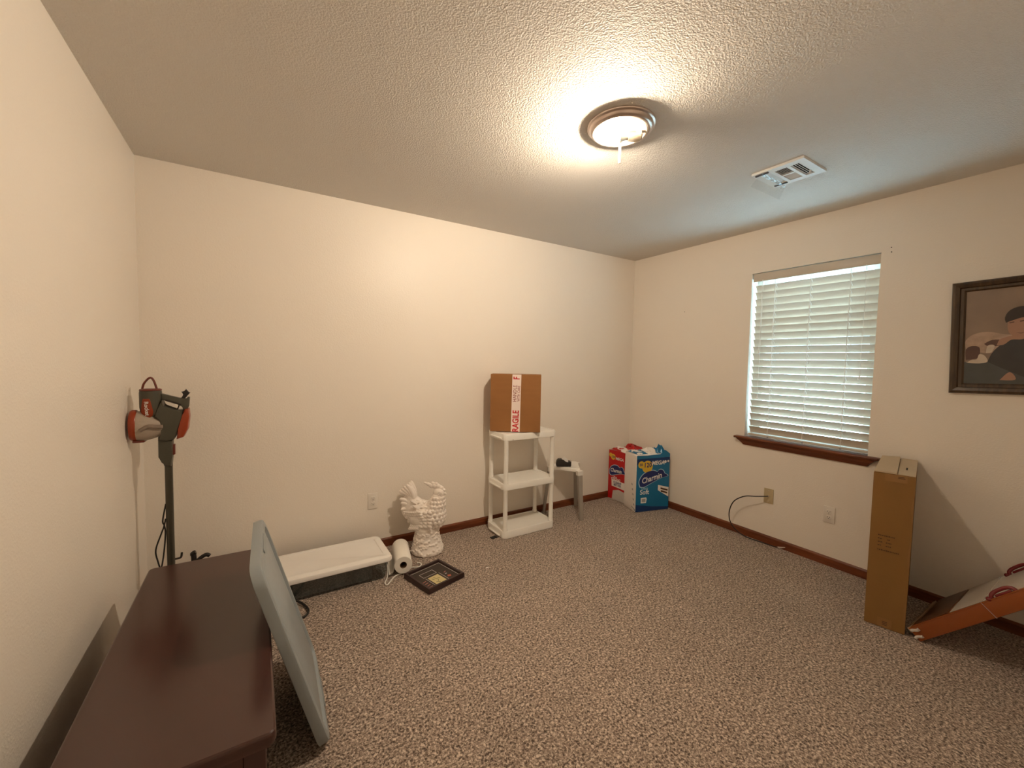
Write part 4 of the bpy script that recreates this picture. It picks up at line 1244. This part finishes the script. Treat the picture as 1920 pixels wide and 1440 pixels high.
flat('banner', [(pw * 0.66, 0.245), (pw * 0.99, 0.215), (pw * 0.99, 0.125), (pw * 0.80, 0.165), (pw * 0.66, 0.195)], 'bagwhite', bp_, org, fx, fz, 0.0024)
flat('banner_line', [(pw * 0.74, 0.220), (pw * 0.96, 0.196), (pw * 0.96, 0.180), (pw * 0.74, 0.204)], 'ink', bp_, org, fx, fz, 0.0030)
flat('banner_line', [(pw * 0.75, 0.194), (pw * 0.95, 0.170), (pw * 0.95, 0.154), (pw * 0.75, 0.178)], 'ink', bp_, org, fx, fz, 0.0030)
cb = sum(bq, Vector()) / 4
crumple('film_top', bp_, cb + Vector((0.0, 0, 0)), fx, Vector((-fx.y, fx.x, 0)), 0.335, 0.19, 0.536, 0.040, 'bagwhite', 4)
crumple('film_fold', bp_, cb + fx * 0.115 - Vector((-fx.y, fx.x, 0)) * 0.035, fx, Vector((-fx.y, fx.x, 0)), 0.13, 0.12, 0.541, 0.060, 'bagblue', 9)
crumple('film_fold', bp_, cb - fx * 0.09 - Vector((-fx.y, fx.x, 0)) * 0.01, fx, Vector((-fx.y, fx.x, 0)), 0.15, 0.16, 0.541, 0.020, 'bagblue', 2)
# faint print on the white end of the blue pack
sx_ = (bq[0] - bq[3]).normalized(); sn = sx_.cross(fz); sl = (bq[0] - bq[3]).length
for k in range(6):
    a = 0.62 + 0.05 * k; z = 0.26 - 0.045 * k
    flat('side_print', [(sl * a, z), (sl * a + 0.018, z - 0.004), (sl * a + 0.022, z - 0.020), (sl * a + 0.004, z - 0.016)], 'greyprint', bp_, bq[3] + sn * 0.0008, sx_, fz, 0.0008)
flat('side_print', [(sl * 0.68, 0.045), (sl * 0.95, 0.032), (sl * 0.95, 0.024), (sl * 0.68, 0.037)], 'greyprint', bp_, bq[3] + sn * 0.0008, sx_, fz, 0.0008)

# red pack, printed face towards the shelf
Rq = [(3.042, 2.952), (3.046, 2.728), (3.332, 2.728), (3.332, 2.952)]
rp_, rq = pack('red_paper_pack', 'red wrapped pack of toilet paper behind the blue pack', Rq, 0.505, 'bagred', 2, 'bagred')
gx = (rq[1] - rq[0]).normalized(); gn = gx.cross(fz); gw = (rq[1] - rq[0]).length
ro_ = rq[0] + gn * 0.0012
PR = lambda u, w, l=0.0: ro_ + gx * (u * gw) + fz * (w * 0.505) + gn * l
flat('printed_panel', [(0.0, 0.006), (gw, 0.006), (gw, 0.497), (gw * 0.6, 0.505), (0, 0.500)], 'bagred', rp_, ro_, gx, fz, 0.0012)
flat('yellow_badge', disc(0.030, 18, gw * 0.26, 0.435), 'yellow', rp_, ro_, gx, fz, 0.0024)
flat('yellow_badge', disc(0.020, 16, gw * 0.11, 0.450), 'yellow', rp_, ro_, gx, fz, 0.0022)
text('lettering', '120', 'navy', rp_, 0.030, PR(0.27, 0.86, 0.003), gx, fz, off=0.0005)
text('lettering', 'MEGA', 'label_white', rp_, 0.038, PR(0.64, 0.84, 0.003), gx, fz, off=0.0010, shear=0.15)
flat('logo_edge', cloud(0.205, 0.125), 'paleblue', rp_, PR(0.52, 0.60, 0.0010), gx, fz, 0.0012)
flat('logo_cloud', cloud(0.193, 0.112), 'navy', rp_, PR(0.52, 0.60, 0.0022), gx, fz, 0.0008)
text('lettering', 'Charmin', 'label_white', rp_, 0.052, PR(0.45, 0.595, 0.0034), gx + fz * 0.05, fz, off=0.0008, shear=0.22, sx=0.80)
text('lettering', 'Ultra', 'label_white', rp_, 0.026, PR(0.40, 0.465, 0.003), gx, fz, off=0.0003)
text('lettering', 'STRONG', 'label_white', rp_, 0.030, PR(0.45, 0.42, 0.003), gx, fz, off=0.0008)
flat('banner', [(gw * 0.20, 0.205), (gw * 0.95, 0.200), (gw * 0.95, 0.130), (gw * 0.22, 0.138)], 'bagwhite', rp_, ro_, gx, fz, 0.0024)
text('lettering', 'CLEANS', 'navy', rp_, 0.028, PR(0.55, 0.360, 0.0032), gx, fz, off=0.0006)
text('lettering', 'BETTER', 'navy', rp_, 0.028, PR(0.55, 0.310, 0.0032), gx, fz, off=0.0006)
flat('clear_window', [(gw * 0.25, 0.006), (gw * 0.98, 0.006), (gw * 0.98, 0.105), (gw * 0.62, 0.118), (gw * 0.30, 0.095)], 'film', rp_, ro_, gx, fz, 0.0022)
cr_ = sum(rq, Vector()) / 4
crumple('film_top', rp_, cr_, Vector((1, 0, 0)), Vector((0, 1, 0)), 0.27, 0.20, 0.503, 0.034, 'bagwhite', 12)
crumple('film_fold', rp_, cr_ + Vector((0.05, -0.02, 0)), Vector((1, 0, 0)), Vector((0, 1, 0)), 0.15, 0.15, 0.508, 0.055, 'bagred', 21)
crumple('film_fold', rp_, cr_ + Vector((-0.09, 0.03, 0)), Vector((1, 0, 0)), Vector((0, 1, 0)), 0.10, 0.13, 0.506, 0.020, 'bagred', 5)

# ------------------------------------------------------------------ tall cardboard box by the window
tb = thing('tall_cardboard_box', 'tall narrow scuffed cardboard box standing below the window sill', 'cardboard box', (2.802, 0.709, 0), math.radians(12.3))
TW, TD, TH = 0.160, 0.535, 0.828
bm = bm_new()
rings = []
for z in (0.0, 0.004, 0.2, 0.42, 0.63, TH - 0.004, TH):
    k = 0.0 if 0.003 < z < TH - 0.001 else 0.004
    w = 0.0015 * math.sin(z * 9)
    rings.append([Vector((0 + k - w, -TW / 2 + k, z)), Vector((TD - k, -TW / 2 + k, z)), Vector((TD - k, TW / 2 - k, z)), Vector((0 + k - w, TW / 2 - k, z))])
loft(bm, rings)
finish('box_body', bm, 'card2', tb, 25)
bm = bm_new()
loft(bm, [[Vector((-0.004, -0.010, TH + 0.001)), Vector((TD - 0.03, -0.004, TH + 0.004)), Vector((TD - 0.03, TW / 2 - 0.002, TH + 0.004)), Vector((-0.004, TW / 2 - 0.001, TH + 0.001))],
          [Vector((-0.004, -0.010, TH + 0.010)), Vector((TD - 0.03, -0.004, TH + 0.016)), Vector((TD - 0.03, TW / 2 - 0.002, TH + 0.010)), Vector((-0.004, TW / 2 - 0.001, TH + 0.006))]])
finish('top_flap', bm, 'cardtop', tb)
bm = bm_new()
loft(bm, [[Vector((0.0, -TW / 2 + 0.001, TH + 0.0005)), Vector((TD - 0.01, -TW / 2 + 0.001, TH + 0.0005)), Vector((TD - 0.01, -0.006, TH + 0.0005)), Vector((0.0, -0.012, TH + 0.0005))],
          [Vector((0.0, -TW / 2 + 0.001, TH + 0.004)), Vector((TD - 0.01, -TW / 2 + 0.001, TH + 0.004)), Vector((TD - 0.01, -0.006, TH + 0.004)), Vector((0.0, -0.012, TH + 0.004))]])
finish('top_flap', bm, 'cardtop', tb)
bm = bm_new(); box(bm, 0.15, 0.21, -0.045, -0.038, TH + 0.0042, TH + 0.0056); finish('hand_slot', bm, 'dark', tb)
F0 = (-0.0016, TW / 2, 0); fxv, fzv = (0, -1, 0), (0, 0, 1)
def onbox(name, x0, x1, z0, z1, m, lift=0.0):
    flat(name, [(x0, z0), (x1, z0), (x1, z1), (x0, z1)], m, tb, F0, fxv, fzv, 0.0010, lift)
onbox('clear_tape', 0.045, 0.130, TH - 0.040, TH - 0.002, 'tape_clear')
onbox('clear_tape', 0.052, 0.110, 0.004, 0.052, 'tape_clear')
onbox('printed_mark', 0.095, 0.118, TH - 0.012, TH - 0.009, 'ink', 0.001)
onbox('printed_mark', 0.095, 0.122, TH - 0.019, TH - 0.016, 'ink', 0.001)
for k in range(3):
    onbox('printed_mark', 0.072, 0.092, 0.018 + k * 0.008, 0.021 + k * 0.008, 'ink', 0.001)
rk = random.Random(8)
for k, (a, b, z) in enumerate(((0.034, 0.098, 0.492), (0.034, 0.050, 0.474), (0.034, 0.052, 0.456), (0.034, 0.050, 0.438), (0.034, 0.118, 0.414), (0.070, 0.080, 0.474), (0.066, 0.088, 0.456), (0.066, 0.086, 0.438))):
    x = a
    while x < b:
        w = rk.uniform(0.003, 0.008)
        onbox('printed_mark', x, min(b, x + w), z, z + rk.uniform(0.004, 0.006), 'ink')
        x += w + rk.uniform(0.001, 0.003)
for z0, z1 in ((0.60, 0.74), (0.30, 0.52), (0.06, 0.2)):
    flat('corner_scuff', [(TW - 0.004, z0), (TW - 0.001, z0), (TW - 0.001, z1), (TW - 0.010, (z0 + z1) / 2)], 'tape_clear', tb, F0, fxv, fzv, 0.0008)

# ------------------------------------------------------------------ wrapped flat pack leaning at the right
sl = thing('wrapped_flat_pack', 'shrink-wrapped orange and white flat pack leaning by the tall box', 'flat pack', (3.05, 0.572, 0.0))
so = Vector((3.05, 0.572, 0.0))
SA = math.radians(47.3)
sdv = Vector((0, -math.cos(SA), math.sin(SA)))     # up the slope, away from the tall box
snv = Vector((0, math.sin(SA), math.cos(SA)))      # out of the white face
LEN, TH2, HWD = 1.17, 0.066, 0.228
def sp(a, b, c):
    return Vector((a, 0, 0)) + sdv * b + snv * c
def slabbox(name, a0, a1, b0, b1, c0, c1, material, bev=0.0):
    bm = bm_new()
    mt_ = Matrix(((1, 0, 0, 0), (0, sdv.y, snv.y, 0), (0, sdv.z, snv.z, 0), (0, 0, 0, 1)))
    box(bm, a0, a1, b0, b1, c0, c1, mt_, bev=bev)
    return finish(name, bm, material, sl, 40)
slabbox('carton_body', -HWD, HWD, 0.0, LEN, 0.0, TH2, 'slab_orange', 0.004)
slabbox('white_panel', -HWD + 0.012, HWD - 0.004, 0.20, LEN - 0.02, TH2 - 0.001, TH2 + 0.0015, 'slab_white')
slabbox('printed_picture', -HWD + 0.04, HWD - 0.004, 0.03, 0.185, TH2 - 0.001, TH2 + 0.0012, 'slab_brown')
slabbox('kraft_end', -HWD + 0.002, HWD - 0.002, -0.004, 0.012, 0.046, TH2 + 0.002, 'kraft')
slabbox('orange_strip', -HWD - 0.001, -HWD + 0.016, 0.02, LEN - 0.01, TH2 - 0.002, TH2 + 0.003, 'slab_orange', 0.0015)
# rumpled film at the low corner
bm = bm_new()
for k, (a, b, c, w) in enumerate(((-HWD - 0.004, -0.004, 0.020, 0.022), (-HWD - 0.004, 0.004, 0.050, 0.024), (-HWD + 0.016, -0.008, 0.040, 0.018))):
    R_ = []
    for t in range(5):
        q = t / 4
        R_.append([sp(a + 0.004 * math.sin(3 * q + k) + w * 0.22 * math.cos(j * PI / 3), b + w * q * 1.6 + 0.002 * math.sin(j * 2.1 + t), c + w * 0.32 * math.sin(j * PI / 3) + 0.003 * math.sin(5 * q + k)) for j in range(6)])
    loft(bm, R_)
finish('film_bunch', bm, 'film', sl, 30)
bm = bm_new(); box(bm, -HWD - 0.002, HWD + 0.002, 0.35, 0.351, -0.001, TH2 + 0.004, Matrix(((1, 0, 0, 0), (0, sdv.y, snv.y, 0), (0, sdv.z, snv.z, 0), (0, 0, 0, 1)))); finish('film_seam', bm, 'film', sl)
for a in (-HWD + 0.014, HWD - 0.03):
    bm = bm_new()
    path = [sp(a - 0.004, 0.395, TH2), sp(a - 0.002, 0.40, TH2 + 0.012), sp(a + 0.004, 0.420, TH2 + 0.020), sp(a + 0.006, 0.465, TH2 + 0.021), sp(a + 0.004, 0.485, TH2 + 0.012), sp(a, 0.49, TH2)]
    tube(bm, smooth_path(path, 4), 0.008, 8)
    box(bm, a - 0.004, a + 0.012, 0.41, 0.475, TH2, TH2 + 0.010, Matrix(((1, 0, 0, 0), (0, sdv.y, snv.y, 0), (0, sdv.z, snv.z, 0), (0, 0, 0, 1))), bev=0.003)
    finish('carry_clip', bm, 'slab_red', sl, 60)
    bm = bm_new(); ball(bm, sp(a - 0.006, 0.385, TH2 + 0.004), (0.012, 0.012, 0.010), 10); finish('clip_knob', bm, 'slab_red', sl, 60)

# ------------------------------------------------------------------ framed portrait on the right wall
PW, PH = 0.525, 0.615
pic = thing('framed_portrait', 'brown wooden framed portrait photo on the right wall', 'picture frame', (XR - 0.001, 0.640 - PW / 2, 1.252), 0)
pic.rotation_euler = (math.radians(-1.6), 0, 0)
# local: y along the wall (+y towards the window), z up, -x into the room
bm = bm_new()
def pring(w, h, d, z0=0.0):
    cy, cz = 0.0, PH / 2
    return [Vector((-d, cy + sy * w / 2, cz + sz * h / 2)) for sy, sz in ((-1, -1), (1, -1), (1, 1), (-1, 1))]
loft(bm, [pring(PW, PH, 0.001), pring(PW, PH, 0.018), pring(PW - 0.010, PH - 0.010, 0.026), pring(PW - 0.030, PH - 0.030, 0.029), pring(PW - 0.062, PH - 0.062, 0.024), pring(PW - 0.070, PH - 0.070, 0.017), pring(PW - 0.095, PH - 0.095, 0.016), pring(PW - 0.110, PH - 0.110, 0.010), pring(PW - 0.110, PH - 0.110, 0.001)], closed=True)
finish('frame_moulding', bm, 'walnut', pic, 20)
iw, ih = PW - 0.110, PH - 0.110
bm = bm_new(); box(bm, -0.0085, -0.002, -iw / 2, iw / 2, 0.055, 0.055 + ih)
pp = finish('portrait_print', bm, 'ph_bg', pic)
# printed shapes: u = distance from the left edge (towards viewer side = -y), v = height
def pr(name, pts, m, k, sm=True):
    P3 = smooth_path([(a, b, 0) for a, b in pts] + [(pts[0][0], pts[0][1], 0)], 4)[:-1] if sm else [Vector((a, b, 0)) for a, b in pts]
    bm_ = bm_new(); prism(bm_, [(v.x, v.y) for v in P3], 0.0, 0.0003, 'xy')
    o = finish(name, bm_, m, pp)
    return place(o, (-0.0086 - 0.00025 * k, iw / 2, 0.055), (0, -1, 0), (0, 0, 1))
pr('print_cloth', [(0.0, 0.0), (0.0, 0.118), (0.05, 0.122), (0.12, 0.120), (0.24, 0.17), (iw, 0.16), (iw, 0.0)], 'ph_teal', 1, False)
pr('print_fur', [(0.004, 0.19), (0.002, 0.235), (0.03, 0.268), (0.08, 0.280), (0.14, 0.262), (0.18, 0.25), (0.19, 0.20), (0.10, 0.165), (0.05, 0.17), (0.02, 0.16)], 'ph_fur', 2)
pr('print_shadow', [(0.006, 0.130), (0.004, 0.185), (0.025, 0.205), (0.055, 0.195), (0.05, 0.14)], 'ph_brown', 3)
pr('print_shadow', [(0.07, 0.215), (0.10, 0.235), (0.14, 0.23), (0.13, 0.205), (0.09, 0.20)], 'ph_brown', 3)
pr('print_pale', [(0.012, 0.118), (0.028, 0.130), (0.046, 0.133), (0.055, 0.160), (0.075, 0.150), (0.085, 0.118), (0.05, 0.110)], 'ph_pale', 4)
pr('print_pale', [(0.078, 0.165), (0.084, 0.205), (0.108, 0.205), (0.098, 0.170)], 'ph_pale', 4)
pr('print_sweater', [(0.085, 0.118), (0.105, 0.175), (0.15, 0.225), (0.22, 0.25), (0.29, 0.23), (0.34, 0.19), (iw - 0.002, 0.12), (iw - 0.002, 0.03), (0.26, 0.02), (0.15, 0.075)], 'ph_dark', 5)
pr('print_hand', [(0.115, 0.205), (0.125, 0.235), (0.15, 0.248), (0.20, 0.262), (0.225, 0.25), (0.20, 0.232), (0.165, 0.232), (0.14, 0.208)], 'ph_skin', 6)
pr('print_face', [(0.152, 0.330), (0.150, 0.295), (0.160, 0.262), (0.185, 0.245), (0.215, 0.250), (0.238, 0.275), (0.244, 0.315), (0.236, 0.345), (0.16, 0.345)], 'ph_skin', 7)
pr('print_hair', [(0.144, 0.322), (0.140, 0.350), (0.155, 0.385), (0.19, 0.402), (0.228, 0.392), (0.252, 0.360), (0.252, 0.318), (0.240, 0.330), (0.205, 0.345), (0.165, 0.332)], 'ph_hair', 8)
pr('print_brow', [(0.155, 0.322), (0.172, 0.326), (0.172, 0.321), (0.156, 0.317)], 'ph_shade', 9, False)
pr('print_brow', [(0.190, 0.328), (0.216, 0.334), (0.216, 0.328), (0.191, 0.322)], 'ph_shade', 9, False)
pr('print_mouth', [(0.178, 0.270), (0.196, 0.266), (0.212, 0.272), (0.196, 0.263)], 'ph_shade', 9)
pr('print_patch', [(0.130, 0.020), (0.158, 0.060), (0.176, 0.052), (0.182, 0.022)], 'ph_skin', 9)
pr('print_highlight', [(0.006, 0.119), (0.020, 0.112), (0.06, 0.110), (0.058, 0.116), (0.022, 0.118)], 'ph_pale', 9)

# ------------------------------------------------------------------ small bits on the carpet
bm = bm_new(); box(bm, -0.026, 0.026, -0.018, 0.018, 0.0, 0.006, bev=0.002)
o = finish('furniture_pad', bm, 'dark', None, 40); o.location = (1.552, 2.700, 0.0); o.rotation_euler = (0, 0, 0.15)
tag(o, 'small dark square pad on the carpet at the shelf corner', 'furniture pad')
bm = bm_new()
loft(bm, [[Vector((-0.016, -0.004, 0.001)), Vector((0.004, -0.006, 0.004)), Vector((0.016, 0.002, 0.001)), Vector((-0.004, 0.007, 0.003))], [Vector((-0.014, -0.003, 0.003)), Vector((0.004, -0.005, 0.006)), Vector((0.014, 0.002, 0.003)), Vector((-0.004, 0.006, 0.005))]])
o = finish('paper_scrap', bm, 'label_white', None); o.location = (1.288, 2.316, 0.0)
tag(o, 'tiny white paper scrap lying alone on the carpet', 'paper scrap')
